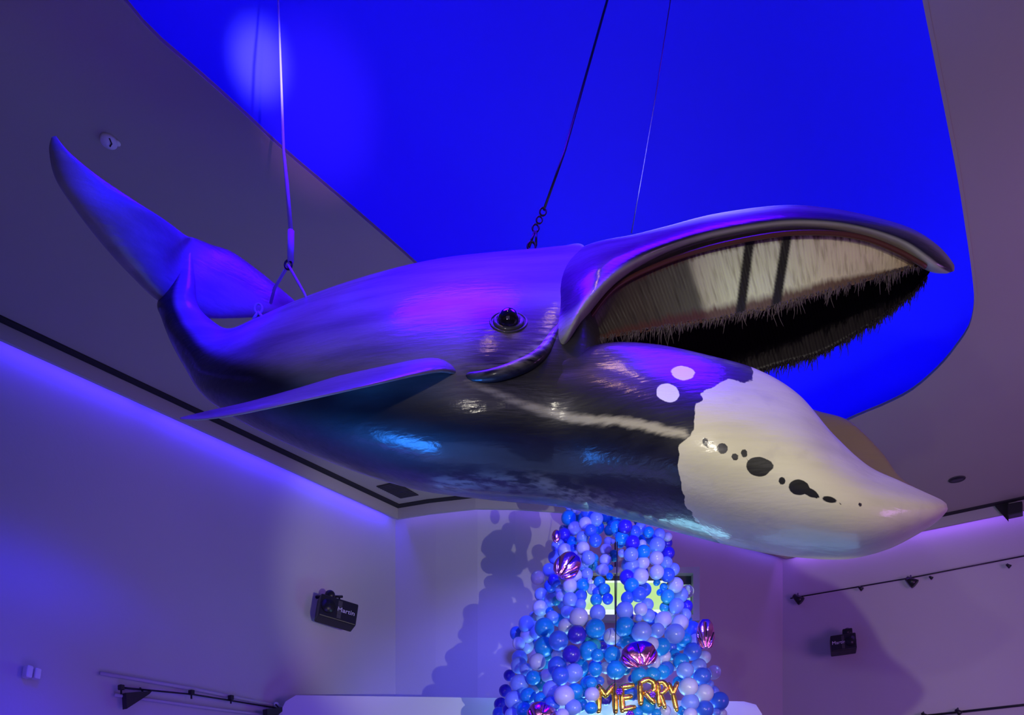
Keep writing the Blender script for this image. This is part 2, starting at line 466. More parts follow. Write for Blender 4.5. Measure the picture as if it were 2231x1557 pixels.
# ceiling slab: region between outer boundary and opening (bridge by bmesh fill)
def ceiling():
    bm = bmesh.new()
    outer = [(-22, -14)] + [(p.x, p.y) for p in offset(PEL, .3)[0:]] + [(24, -14)]
    outer = [(-22, -14), (-16.2, -4.3)] + [(p.x, p.y) for p in offset(PEL, .3)[1:-1]] + [(21, 5.8), (24, -14)]
    ov = [bm.verts.new((x, y, CEIL)) for x, y in outer]
    iv = [bm.verts.new((p.x, p.y, CEIL)) for p in OPEN]
    es = [bm.edges.new((ov[i], ov[(i + 1) % len(ov)])) for i in range(len(ov))]
    es += [bm.edges.new((iv[i], iv[(i + 1) % len(iv)])) for i in range(len(iv))]
    bmesh.ops.triangle_fill(bm, edges=es, use_beauty=True)
    # drop triangles that fell inside the opening
    from mathutils.geometry import intersect_point_tri_2d
    def inside(c):
        r = False; n = len(OPEN)
        for i in range(n):
            a, b = OPEN[i], OPEN[(i + 1) % n]
            if (a.y > c.y) != (b.y > c.y) and c.x < (b.x - a.x) * (c.y - a.y) / (b.y - a.y) + a.x: r = not r
        return r
    bad = [f for f in bm.faces if inside(f.calc_center_median())]
    if bad: bmesh.ops.delete(bm, geom=bad, context='FACES')
    bmesh.ops.recalc_face_normals(bm, faces=bm.faces)
    ext = bmesh.ops.extrude_face_region(bm, geom=list(bm.faces))
    vs = [e for e in ext['geom'] if isinstance(e, bmesh.types.BMVert)]
    bmesh.ops.translate(bm, vec=(0, 0, .03), verts=vs)
    bmesh.ops.recalc_face_normals(bm, faces=bm.faces)
    me = bpy.data.meshes.new('ceiling'); bm.to_mesh(me); bm.free()
    me.materials.append(M['ceiling'])
    o = bpy.data.objects.new('ceiling', me); COL.objects.link(o); return setp(o, kind='structure')
def ceiling2():
    # annulus of quads from the opening to a far boundary, no boolean needed
    n = len(OPEN); c = sum(OPEN, Vector((0, 0))) / n
    V = []; Fc = []
    return None
ceiling()
# upstand of the light trough
UP = off_closed(OPEN, .03)
V = [(p.x, p.y, CEIL - .005) for p in OPEN] + [(p.x, p.y, CEIL + .034) for p in OPEN] + [(p.x, p.y, CEIL + .034) for p in UP] + [(p.x, p.y, CEIL - .005) for p in UP]
n = len(OPEN); Fc = []
for k in range(4):
    for i in range(n):
        a = k * n; b = ((k + 1) % 4) * n; Fc.append((a + i, a + (i + 1) % n, b + (i + 1) % n, b + i))
setp(mesh('trim_7', V, Fc, M['ceiling']), kind='structure')
# dome shell: vertical, then curving over
ctr = sum(OPEN, Vector((0, 0))) / n
rings = [(.62, 0.0), (.62, .30), (.55, .62), (.38, .92), (.10, 1.18), (-.3, 1.40), (-.85, 1.60), (-1.5, 1.74)]
V = []; Fc = []
polys = []
base = off_closed(OPEN, .62)
def toward(poly, amt):
    # move points towards the long axis of the opening by amt
    out = []
    ax0 = ctr
    for p in poly:
        rel = p - ax0; a = rel.dot(u); b = rel.dot(v_)
        half = 3.4
        k = max(0.0, 1 - amt / half)
        La = 9.0
        ka = max(0.0, 1 - amt / La)
        out.append(ax0 + u * (a * ka) + v_ * (b * k))
    return out
for (dd, z) in rings:
    q = toward(base, .62 - dd); polys.append((q, CEIL + .06 + z))
for q, z in polys: V += [(p.x, p.y, z) for p in q]
for k in range(len(polys) - 1):
    for i in range(n):
        a = k * n; b = a + n; Fc.append((a + i, a + (i + 1) % n, b + (i + 1) % n, b + i))
V.append((ctr.x, ctr.y, CEIL + .06 + 1.9)); top = len(V) - 1
a = (len(polys) - 1) * n
for i in range(n): Fc.append((a + i, a + (i + 1) % n, top))
setp(mesh('ceiling_dome', V, Fc, M['dome'], smooth=True), 'blue-lit dome recess above the whale', 'ceiling', kind='structure')

# LED strips in the trough
TR = off_closed(OPEN, .38)
INW = off_closed(OPEN, -1.2)
def led_index():
    out = []
    for i in range(0, n, 1):
        if TR[i].y > 1.5: out.append(i)
    return out
idx = led_index()
step = 11
for s_ in range(0, len(idx) - 1, step):
    i = idx[s_]; j = (i + step) % n
    if TR[j].y < 1.0: continue
    a = TR[i]; b = TR[j]; L_ = (b - a).length
    if L_ > 3: continue
    mid = (a + b) / 2; inn = INW[(i + step // 2) % n]
    d = bpy.data.lights.new('led', 'AREA'); d.shape = 'RECTANGLE'; d.size = L_ * .95; d.size_y = .10
    d.color = (.02, .01, 1.0); d.energy = 4.6 * L_
    o = bpy.data.objects.new('led_strip', d); COL.objects.link(o)
    o.location = (mid.x, mid.y, CEIL + .085)
    z = -Vector((inn.x - mid.x, inn.y - mid.y, 1.3)).normalized()
    x = Vector((b.x - a.x, b.y - a.y, 0)).normalized(); y = z.cross(x)
    o.matrix_world = Matrix.Translation(o.location) @ Matrix((x, y, z)).transposed().to_4x4()
# the projector spot seen as a pale blob on the dome
t0 = onC(572, 138, CEIL + .9); t1 = onC(680, 240, CEIL + 1.1)
spot((1.0, 1.4, 2.4), t0, 11000, (.6, .6, .8), 4.0, 1, .10)
spot((.6, 1.4, 2.4), t1, 1800, (.4, .15, .6), 10, 1, .02)
# pelmet LED behind the boards, washing the walls
def wash(a, b, nseg, e, colr):
    for k in range(nseg):
        p = a.lerp(b, (k + .5) / nseg); t = (b - a).normalized(); nn = Vector((-t.y, t.x))
        L_ = (b - a).length / nseg
        d = bpy.data.lights.new('wash', 'AREA'); d.shape = 'RECTANGLE'; d.size = L_ * .96; d.size_y = .05
        d.color = colr; d.energy = e * L_
        o = bpy.data.objects.new('wash_strip', d); COL.objects.link(o)
        o.location = (p.x + nn.x * .10, p.y + nn.y * .10, CEIL - .05)
        z = Vector((-nn.x * .02, -nn.y * .02, 1)).normalized(); x = Vector((t.x, t.y, 0)); y = z.cross(x)
        o.matrix_world = Matrix.Translation(o.location) @ Matrix((x, y, z)).transposed().to_4x4()
wash(PEL[0].lerp(PEL[1], .4), PEL[1], 6, 5.5, (.05, .02, 1.0))
for i in range(1, 8): wash(PEL[i], PEL[i + 1], 1, 1.2, (.18, .10, 1.0))
wash(PEL[8], PEL[8].lerp(PEL[9], .6), 5, 2.4, (.30, .10, 1.0))

def plane_hit(px, py, a, b, off=0):
    """where the sight line (px,py) meets the vertical plane through plan points a-b, moved off into the room"""
    t = (b - a).normalized(); nn = Vector((-t.y, t.x)); q = a - nn * off
    rx = (px - CXP) / F
    d = (q.x * nn.x + q.y * nn.y) / (rx * nn.x + nn.y)
    return P(px, py, d)
def onL(px, py, off=0): return plane_hit(px, py, WALL[0], WALL[1], off)
def onR(px, py, off=0): return plane_hit(px, py, WALL[8], WALL[9], off)
tL = (WALL[1] - WALL[0]).normalized(); tR = (WALL[9] - WALL[8]).normalized()
nL = Vector((tL.y, -tL.x)); nR = Vector((tR.y, -tR.x))
def frameM(t, nn):   # x along the wall, y into the wall, z up
    return Matrix(((t.x, -nn.x, 0), (t.y, -nn.y, 0), (0, 0, 1)))

# ------------------------------------------------------------------ the whale
def ell(T, B, d, w, K=26, dT=0, dB=0):
    T = np.array(T, float); B = np.array(B, float); c = (T + B) / 2; h = (T - B) / 2
    out = []
    for k in range(K):
        q = 2 * math.pi * k / K
        cq, sq = math.cos(q), math.sin(q)
        # superellipse a little fuller than a circle
        s_ = abs(sq) ** .92 * (1 if sq > 0 else -1)
        xy = c + h * cq
        out.append((xy[0], xy[1], d - s_ * w + dT * (cq > 0) * cq + dB * (cq < 0) * -cq))
    return out
class Sk:
    def __init__(s): s.v = []; s.f = []; s.px = []; s.part = []; s.fr = []; s.ri = []; s.n = 0
    def loft(s, stations, per, part, ring_per=1, cap=True):
        A = np.array(stations)                       # S,K,3
        S, K, _ = A.shape
        rows = catmull(A.reshape(S, K * 3), per).reshape(-1, K, 3)
        if ring_per > 1:
            rows = np.array([catmull(r, ring_per, True) for r in rows])
        R, K2, _ = rows.shape
        W = PN(rows).reshape(-1, 3)
        b = s.n
        s.v += [tuple(x) for x in W]; s.px += [tuple(x) for x in rows.reshape(-1, 3)]
        s.part += [part] * len(W)
        s.fr += [((1 - math.cos(2 * math.pi * k / K2)) / 2) for _ in range(R) for k in range(K2)]
        s.ri += [k / K2 for _ in range(R) for k in range(K2)]
        for i in range(R - 1):
            for k in range(K2):
                s.f.append((b + i * K2 + k, b + i * K2 + (k + 1) % K2, b + (i + 1) * K2 + (k + 1) % K2, b + (i + 1) * K2 + k))
        s.n += len(W)
        if cap:
            for i in (0, R - 1):
                c = rows[i].mean(0)
                s.v.append(tuple(PN(c))); s.px.append(tuple(c)); s.part.append(part); s.fr.append(.5); s.ri.append(.3)
                for k in range(K2): s.f.append((b + i * K2 + k, b + i * K2 + (k + 1) % K2, s.n))
                s.n += 1
        return s
sk = Sk()
# trunk with tail stock
trunk = [ell((417, 520), (400, 528), 6.40, .02), ell((420, 560), (372, 605), 6.40, .08), ell((426, 615), (343, 658), 6.40, .15), ell((432, 665), (352, 694), 6.42, .19),
         ell((462, 698), (372, 745), 6.40, .28), ell((500, 715), (402, 800), 6.38, .38), ell((560, 691), (440, 858), 6.34, .55),
         ell((640, 656), (508, 908), 6.30, .72), ell((740, 619), (625, 966), 6.26, .88), ell((850, 586), (765, 1024), 6.22, .99),
         ell((960, 562), (905, 1066), 6.2, 1.05), ell((1070, 549), (1040, 1086), 6.18, 1.08), ell((1165, 541), (1165, 1098), 6.15, 1.04),
         ell((1225, 535), (1228, 1105), 6.13, 1.0), ell((1272, 535), (1290, 1112), 6.12, .96), ell((1298, 600), (1335, 1060), 6.1, .66), ell((1302, 720), (1340, 960), 6.1, .3)]
sk.loft(trunk, 14, 0, 6)
# lower jaw, scooped between the near and the far lip
def jaw(T, B, d, w, Fp, scoop=.45, off=None):
    T = np.array(T, float); B = np.array(B, float); Fp = np.array(Fp, float)
    L = lambda a, b, t: a + (b - a) * t
    far = L(Fp, B, .45)
    dip = np.array([0, (B[1] - T[1]) * scoop])
    o_ = off or [.62 * w, .86 * w, w, .98 * w, .78 * w, .42 * w]
    pts = [(*L(T, B, f_), d - oo) for f_, oo in zip((0, .12, .32, .55, .77, .93), o_)] + [(*B, d), (*L(Fp, B, .9), d + .45 * w), (*L(Fp, B, .72), d + .85 * w), (*far, d + 1.05 * w),
           (*L(Fp, B, .15), d + .98 * w), (*Fp, d + .80 * w), (*(L(T, Fp, .78) + dip * .5), d + .55 * w),
           (*(L(T, Fp, .5) + dip), d + .1 * w), (*(L(T, Fp, .25) + dip * .55), d - .3 * w)]
    return pts
jw = [jaw((985, 838), (1000, 1062), 6.19, 1.0, (1010, 860), .1, [.97, 1.0, .95, .82, .63, .35]), jaw((1095, 820), (1115, 1090), 6.17, 1.0, (1150, 850), .1, [.90, 1.0, .985, .87, .66, .35]), jaw((1215, 778), (1240, 1104), 6.1, 1.0, (1290, 830), .2, [.88, .97, .955, .865, .67, .385]),
      jaw((1320, 749), (1370, 1133), 6.0, .97, (1420, 810), .45, [.74, .90, .98, .93, .735, .41]), jaw((1425, 751), (1470, 1158), 5.89, 1.0, (1520, 815)), jaw((1535, 773), (1572, 1184), 5.8, 1.0, (1620, 830)),
      jaw((1650, 806), (1672, 1205), 5.75, .96, (1715, 862)), jaw((1740, 860), (1762, 1216), 5.7, .9, (1772, 892)), jaw((1815, 945), (1850, 1217), 5.64, .78, (1850, 917)),
      jaw((1890, 1013), (1932, 1197), 5.58, .62, (1918, 982)), jaw((1960, 1047), (1997, 1165), 5.53, .44, (1962, 1040)), jaw((2020, 1074), (2040, 1137), 5.5, .27, (2015, 1072)),
      jaw((2050, 1088), (2060, 1117), 5.5, .14, (2045, 1088)), jaw((2062, 1097), (2065, 1108), 5.5, .05, (2060, 1098))]
sk.loft(jw, 20, 1, 14)
# upper jaw: the arched rostrum
uj = [ell((1150, 640), (1110, 775), 6.2, .60), ell((1215, 566), (1165, 786), 6.14, .72, dB=-.15), ell((1270, 537), (1220, 779), 6.05, .85, dB=-.42),
      ell((1318, 522), (1268, 708), 6.0, .84, dB=-.36), ell((1378, 511), (1338, 628), 5.97, .72, dB=-.2), ell((1450, 493), (1430, 580), 5.95, .62),
      ell((1560, 465), (1545, 541), 5.92, .52), ell((1700, 447), (1690, 513), 5.88, .44), ell((1800, 452), (1800, 509), 5.84, .40),
      ell((1900, 471), (1883, 521), 5.8, .36), ell((1985, 497), (1955, 548), 5.76, .30), ell((2042, 533), (2003, 580), 5.72, .24),
      ell((2076, 572), (2033, 594), 5.7, .15), ell((2079, 590), (2062, 596), 5.7, .06)]
sk.loft(uj, 14, 2, 5)
# blend the near flank of trunk and lower jaw into one smooth surface
def blend_flank():
    fc = list(sk.f); bv = BVHTree.FromPolygons([Vector(v) for v in sk.v], [f for f in fc if sk.part[f[0]] in (0, 1)])
    xs = np.arange(920, 1560, 8); ys = np.arange(700, 1190, 8)
    D = np.full((len(ys), len(xs)), np.nan); o = Vector((0, 0, EYE))
    for j, y in enumerate(ys):
        for i, x in enumerate(xs):
            h_ = bv.ray_cast(o, (P(x, y, 1) - o).normalized())
            if h_[0] is not None: D[j, i] = h_[0].y
    ok = ~np.isnan(D); A = np.where(ok, D, 0.0); Wt = ok.astype(float)
    k = np.exp(-(np.arange(-9, 10) / 4.2) ** 2 / 1.0); 
    def blur(Z, kk, ax):
        return np.apply_along_axis(lambda r: np.convolve(np.pad(r, len(kk) // 2, mode='edge'), kk, mode='valid'), ax, Z)
    kx = np.exp(-(np.arange(-13, 14) / 7.0) ** 2); ky = np.exp(-(np.arange(-5, 6) / 2.5) ** 2)
    kx /= kx.sum(); ky /= ky.sum()
    Ab = blur(blur(A, kx, 1), ky, 0); Wb = blur(blur(Wt, kx, 1), ky, 0)
    Dm = np.where(Wb > .05, Ab / np.maximum(Wb, .05), 9.0)
    Wy = blur(Wt, ky, 0)
    def smp(Z, x, y):
        fx = min(max((x - xs[0]) / 8, 0), len(xs) - 1.001); fy = min(max((y - ys[0]) / 8, 0), len(ys) - 1.001)
        i, j = int(fx), int(fy); a, b = fx - i, fy - j
        return (Z[j, i] * (1 - a) + Z[j, i + 1] * a) * (1 - b) + (Z[j + 1, i] * (1 - a) + Z[j + 1, i + 1] * a) * b
    ss = lambda v, a, b: (lambda t: t * t * (3 - 2 * t))(min(1, max(0, (v - a) / (b - a))))
    for n_ in range(len(sk.v)):
        pt = sk.part[n_]
        if pt not in (0, 1): continue
        x, y, d = sk.px[n_]
        if not (940 < x < 1540 and 790 < y < 1160): continue
        m = smp(Dm, x, y)
        if d > m + .45: continue
        w = ss(x, 950, 1050) * (1 - ss(x, 1400, 1500)) * ss(y, 800 + max(0, x - 1300) * .12, 870 + max(0, x - 1300) * .12) * ss(smp(Wy, x, y), .80, .99)
        off = .006 * ss(x, 1100, 1310) if pt == 0 else .006 * (1 - ss(x, 1100, 1310))
        nd = d * (1 - w) + (m + off) * w
        sk.px[n_] = (x, y, nd); sk.v[n_] = tuple(P(x, y, nd))
blend_flank()
# flukes: lens-shaped sections from tip to tip
def lens(A, B, t, K=20):
    A = np.array(A, float); B = np.array(B, float); pts = []
    for k in range(K):
        q = 2 * math.pi * k / K
        s_ = (1 + math.cos(q)) / 2
        xy = B + (A - B) * s_
        th = t * math.sin(q) * (.55 + .45 * s_)
        pts.append((xy[0] - th * 8, xy[1] + th * 26, xy[2] - th))
    return pts
fl_ = [lens((112, 299, 5.5), (122, 296, 5.5), .01), lens((107, 330, 5.55), (152, 332, 5.55), .04), lens((122, 392, 5.65), (215, 384, 5.68), .06), lens((172, 468, 5.8), (300, 441, 5.85), .08),
       lens((232, 543, 6.0), (358, 478, 6.05), .10), lens((288, 603, 6.2), (404, 512, 6.25), .12), lens((345, 655, 6.38), (424, 518, 6.42), .15), lens((425, 690, 6.5), (462, 533, 6.55), .13),
       lens((470, 694, 6.6), (505, 548, 6.65), .10), lens((525, 693, 6.72), (562, 588, 6.78), .08), lens((590, 690, 6.85), (618, 634, 6.9), .06), lens((648, 690, 7.0), (662, 672, 7.0), .02)]
sk.loft(fl_, 12, 3, 2)
# fold of skin at the mouth corner
class _T: pass
fold = catmull([(975, 815, 5.32), (1010, 822, 5.16), (1070, 818, 5.08), (1130, 800, 5.08), (1175, 775, 5.12), (1205, 735, 5.2), (1235, 690, 5.28), (1262, 640, 5.4)], 10)
tb = MB(); nfo = len(fold)
tb.tube([P(*q) for q in fold], [.012 + .034 * math.sin(math.pi * min(1, (i + 1) / nfo)) for i in range(nfo)], 12)
b0 = sk.n
sk.v += tb.v; sk.f += [tuple(i + b0 for i in q) for q in tb.f]; sk.n += len(tb.v)
for vv in tb.v:
    d = vv[1]; sk.px.append((vv[0] / d * F + CXP, HOR - (vv[2] - EYE) / d * F, d)); sk.part.append(4); sk.fr.append(.5); sk.ri.append(.3)

PXA = np.array(sk.px); PART = np.array(sk.part); FR = np.array(sk.fr); RI = np.array(sk.ri)
X = PXA[:, 0]; Y = PXA[:, 1]
def sdf_poly(px, py, poly):
    poly = np.array(poly, float); n = len(poly)
    best = np.full(px.shape, 1e9); ins = np.zeros(px.shape, bool)
    for i in range(n):
        a = poly[i]; b = poly[(i + 1) % n]; e = b - a
        t = np.clip(((px - a[0]) * e[0] + (py - a[1]) * e[1]) / (e @ e), 0, 1)
        dd = np.hypot(px - a[0] - t * e[0], py - a[1] - t * e[1]); best = np.minimum(best, dd)
        if abs(b[1] - a[1]) > 1e-9:
            c = ((a[1] > py) != (b[1] > py)) & (px < (b[0] - a[0]) * (py - a[1]) / (b[1] - a[1]) + a[0]); ins ^= c
    return np.where(ins, best, -best)
def dist_line(px, py, pts):
    best = np.full(px.shape, 1e9)
    for a, b in zip(pts[:-1], pts[1:]):
        a = np.array(a, float); b = np.array(b, float); e = b - a
        t = np.clip(((px - a[0]) * e[0] + (py - a[1]) * e[1]) / (e @ e), 0, 1)
        best = np.minimum(best, np.hypot(px - a[0] - t * e[0], py - a[1] - t * e[1]))
    return best
def ellipse(px, py, cx, cy, rx, ry, rot=0):
    c, s_ = math.cos(rot), math.sin(rot); dx = px - cx; dy = py - cy
    x = (dx * c + dy * s_) / rx; y = (-dx * s_ + dy * c) / ry
    return (1 - np.hypot(x, y)) * min(rx, ry)
WP = [(1636, 700), (1637, 798), (1642, 829), (1610, 833), (1592, 828), (1570, 831), (1552, 845), (1528, 858), (1530, 870), (1515, 882), (1512, 935), (1503, 950), (1480, 975), (1476, 1000), (1480, 1040), (1485, 1068), (1500, 1110), (1530, 1150), (1578, 1192), (1640, 1320), (2300, 1320), (2300, 700)]
jawm = PART == 1
big = -500.0
white = np.where(jawm, sdf_poly(X, Y, WP), big)
dots = np.where(jawm, np.maximum(ellipse(X, Y, 1487, 812, 25, 16, .1), ellipse(X, Y, 1455, 855, 25, 20, .25)), big)
sp = np.full(X.shape, big)
for cx, cy, rx, ry, ro in [(1536.7, 962, 7, 9, 0), (1549.5, 956, 2.6, 2.6, 0), (1553, 963, 3.2, 3, 0), (1545, 974.5, 2.8, 3.4, .4), (1574, 976.6, 12, 12, 0), (1601, 995, 8.5, 8.5, 0),
                           (1621, 987, 7.5, 9.5, 0), (1653, 1016, 27, 22, .15), (1666, 1014, 20, 14, .1), (1704, 1047, 8, 8.5, 0), (1741, 1061, 23, 17, .15), (1766, 1073, 17, 9, .45), (1779, 1080, 6, 5, 0),
                           (1808, 1088, 16, 7, .2), (1832, 1097, 2.6, 2.6, 0), (1874, 1099, 3.8, 4.2, 0)]:
    sp = np.maximum(sp, ellipse(X, Y, cx, cy, rx, ry, ro))
sp = np.where(jawm, sp, big)
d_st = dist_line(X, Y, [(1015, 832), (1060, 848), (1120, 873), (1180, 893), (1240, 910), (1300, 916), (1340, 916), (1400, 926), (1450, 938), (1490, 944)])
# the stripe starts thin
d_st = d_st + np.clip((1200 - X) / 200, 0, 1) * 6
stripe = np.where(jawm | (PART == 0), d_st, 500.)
def sst(v, a, b):
    t = np.clip((v - a) / (b - a), 0, 1); return t * t * (3 - 2 * t)
# grey back and tail, dark cheek and belly
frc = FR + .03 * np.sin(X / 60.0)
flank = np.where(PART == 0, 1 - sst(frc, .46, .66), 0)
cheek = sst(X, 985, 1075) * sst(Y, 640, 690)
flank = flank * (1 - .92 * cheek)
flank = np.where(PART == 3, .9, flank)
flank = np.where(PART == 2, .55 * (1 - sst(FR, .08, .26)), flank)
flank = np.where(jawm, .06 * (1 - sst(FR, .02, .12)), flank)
lipx = np.clip((X - 1250) / 300, 0, 1)
lip = np.where(PART == 2, np.clip((FR - (.57 - .08 * lipx)) / .12, 0, 1), 0)
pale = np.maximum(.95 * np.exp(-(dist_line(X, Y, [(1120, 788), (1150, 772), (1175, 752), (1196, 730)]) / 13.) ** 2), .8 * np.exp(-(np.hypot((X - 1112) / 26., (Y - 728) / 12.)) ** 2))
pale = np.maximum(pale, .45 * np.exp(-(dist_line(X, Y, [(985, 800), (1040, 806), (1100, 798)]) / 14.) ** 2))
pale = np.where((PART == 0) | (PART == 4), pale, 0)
belly = .55 * np.exp(-(dist_line(X, Y, [(960, 1055), (1060, 1048), (1180, 1052), (1270, 1085), (1330, 1105)]) / 20.) ** 2)  # pale belly streak, a highlight painted into the skin
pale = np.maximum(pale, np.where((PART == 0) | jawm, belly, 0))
whale = empty('whale_model', P(1100, 820, 6.2), 'life-size suspended whale sculpture with dark glossy body, white chin and gaping mouth full of baleen', 'whale')
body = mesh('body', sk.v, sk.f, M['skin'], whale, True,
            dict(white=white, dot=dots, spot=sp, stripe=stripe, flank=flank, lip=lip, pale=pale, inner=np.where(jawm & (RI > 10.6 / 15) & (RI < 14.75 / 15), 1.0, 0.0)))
bm = bmesh.new(); bm.from_mesh(body.data); BODY_BVH = BVHTree.FromBMesh(bm); bm.free()
def hit(px, py, back=0.0):
    o = Vector((0, 0, EYE)); dr = (P(px, py, 1) - o).normalized()
    # P gives points whose y is the distance, so work along the same ray
    loc, nrm, i, dist = BODY_BVH.ray_cast(o, dr)
    if loc is None: return None, None
    if nrm.dot(dr) > 0: nrm = -nrm
    return loc, nrm
def attach_lamp(px, py, dist, size, energy, color, size_y=None):
    """a lamp placed where it is mirrored at (px,py) of the body"""
    loc, nrm = hit(px, py)
    dr = (loc - Vector((0, 0, EYE))).normalized()
    r = dr - 2 * dr.dot(nrm) * nrm
    p = loc + r * dist
    print('LAMP', px, py, tuple(round(c, 2) for c in p), 'n', tuple(round(c, 2) for c in nrm))
    return area(p, loc, size, energy, color, size_y)
for (a, b) in ((1230, 828), (1318, 820), (2008, 500), (2032, 526), (1200, 695), (870, 960), (1040, 1060)):
    loc, nrm = hit(a, b)
    if loc:
        dr = (loc - Vector((0, 0, EYE))).normalized(); r = dr - 2 * dr.dot(nrm) * nrm
        print('REFL', a, b, 'loc', tuple(round(c, 2) for c in loc), 'r', tuple(round(c, 2) for c in r))

# eye
loc, nrm = hit(1108, 700)
q = MB().sphere(loc + nrm * .005, .072, 24, 16)
eye = q.build('eye', M['eye'], whale, True)
zq = nrm.to_track_quat('Z', 'Y').to_matrix()
for rr, tt in ((.080, .018), (.110, .008)):
    ring = MB().tube([loc - nrm * .004 + zq @ Vector((rr * 1.08 * math.cos(t), rr * .9 * math.sin(t), 0)) for t in [2 * math.pi * k / 28 for k in range(28)]], tt, 8, True)
    o = ring.build('eyelid', M['skin'], whale, True)
    for nm, val in dict(white=big, dot=big, spot=big, stripe=500., flank=.25, lip=0, pale=0).items():
        at = o.data.attributes.new(nm, 'FLOAT', 'POINT'); at.data.foreach_set('value', [val] * len(o.data.vertices))
# pectoral fin, a broad paddle seen nearly edge-on
pf = [lens((1000, 818, 5.12), (968, 768, 5.55), .10), lens((965, 814, 5.0), (940, 757, 5.5), .095), lens((905, 822, 4.92), (895, 764, 5.45), .085), lens((810, 844, 4.85), (800, 794, 5.35), .07),
      lens((660, 880, 4.78), (660, 843, 5.2), .055), lens((530, 905, 4.74), (545, 874, 5.05), .045), lens((445, 917, 4.72), (452, 894, 4.92), .032), lens((393, 914, 4.72), (392, 908, 4.75), .01)]
def lens_flat(A, B, t, K=20):
    A = np.array(A, float); B = np.array(B, float); pts = []
    for k in range(K):
        q_ = 2 * math.pi * k / K; s_ = (1 + math.cos(q_)) / 2
        xy = B + (A - B) * s_
        th = t * math.sin(q_) * (.45 + .55 * s_)
        pts.append((xy[0], xy[1] + th * 210, xy[2] + th * .25))
    return pts
pf = [lens_flat((1000, 812, 5.15), (966, 768, 5.6), .085), lens_flat((962, 806, 5.0), (936, 764, 5.55), .08), lens_flat((905, 816, 4.90), (893, 772, 5.5), .07), lens_flat((810, 838, 4.82), (798, 800, 5.4), .055),
      lens_flat((660, 872, 4.76), (660, 842, 5.25), .045), lens_flat((530, 900, 4.73), (545, 874, 5.1), .036), lens_flat((445, 913, 4.72), (452, 895, 4.95), .026), lens_flat((393, 913, 4.72), (392, 909, 4.75), .006)]
s2 = Sk(); s2.loft(pf, 12, 0, 3)
nv = len(s2.v)
mesh('pectoral_fin', s2.v, s2.f, M['skin'], whale, True, dict(white=[big] * nv, dot=[big] * nv, spot=[big] * nv, stripe=[500] * nv, flank=[1.0] * nv, lip=[0] * nv, pale=[0] * nv))

# baleen rows
ctl_top = [(1262, 735), (1285, 690), (1340, 625), (1432, 577), (1547, 538), (1690, 510), (1800, 506), (1884, 518), (1955, 545), (2004, 572), (2016, 580)]
ctl_bot = [(1266, 752), (1292, 742), (1380, 728), (1470, 712), (1560, 698), (1665, 676), (1760, 650), (1840, 626), (1920, 604), (1990, 584), (2016, 582)]
def arcl(ctl, n):
    c = catmull(ctl, 20); s_ = np.concatenate([[0], np.cumsum(np.hypot(*np.diff(c, axis=0).T))])
    t = np.linspace(0, s_[-1], n); return np.stack([np.interp(t, s_, c[:, 0]), np.interp(t, s_, c[:, 1])], 1)
def baleen(name, top, bot, dt, db, matl, thick, gaps=()):
    NU, NV = 360, 22
    tp = arcl(top, NU); bt = arcl(bot, NU)
    V = []; U = []; VV = []; G = []
    for side in (0, 1):
        for j in range(NV):
            v = j / (NV - 1)
            for i in range(NU):
                uu = i / (NU - 1)
                p = tp[i] * (1 - v) + bt[i] * v
                d = dt(uu) * (1 - v) + db(uu) * v + .03 * math.sin(v * math.pi) + .0015 * math.sin(i * 1.9)
                d += side * thick
                V.append(tuple(PN(np.array([p[0], p[1], d])))); U.append(uu); VV.append(v)
                g = 0
                for (xa, xb) in gaps:
                    xc = xa * (1 - v) + xb * v
                    g = max(g, 1 - min(1, max(0, (abs(p[0] - xc) - 9) / 4)))
                G.append(g)
    Fc = []; o2 = NU * NV
    for j in range(NV - 1):
        for i in range(NU - 1):
            a = j * NU + i
            Fc.append((a, a + NU, a + NU + 1, a + 1)); Fc.append((o2 + a, o2 + a + 1, o2 + a + NU + 1, o2 + a + NU))
    for i in range(NU - 1):
        Fc.append((i, i + 1, o2 + i + 1, o2 + i)); a = (NV - 1) * NU + i; Fc.append((a, o2 + a, o2 + a + 1, a + 1))
    for j in range(NV - 1):
        a = j * NU; Fc.append((a, o2 + a, o2 + a + NU, a + NU)); a += NU - 1; Fc.append((a, a + NU, o2 + a + NU, o2 + a))
    return mesh(name, V, Fc, matl, whale, True, dict(u=U, v=VV, gap=G)), bt
near, nb = baleen('baleen_row', ctl_top, ctl_bot, lambda t: 5.36 + .22 * t, lambda t: 5.46 + .12 * t, M['baleen'], .03, ((1634, 1612), (1716, 1690)))
far_top = [(1280, 740), (1310, 690), (1365, 640), (1455, 595), (1560, 555), (1700, 525), (1805, 520), (1890, 532), (1958, 556), (2010, 578), (2028, 588)]
far_bot = [(1300, 840), (1380, 842), (1470, 842), (1560, 832), (1640, 815), (1700, 797), (1780, 775), (1850, 738), (1925, 690), (1990, 640), (2026, 592)]
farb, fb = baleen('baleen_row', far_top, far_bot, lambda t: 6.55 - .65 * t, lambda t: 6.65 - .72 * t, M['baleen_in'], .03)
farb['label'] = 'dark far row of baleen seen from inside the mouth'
near['label'] = 'cream near row of baleen plates with two dark bars'

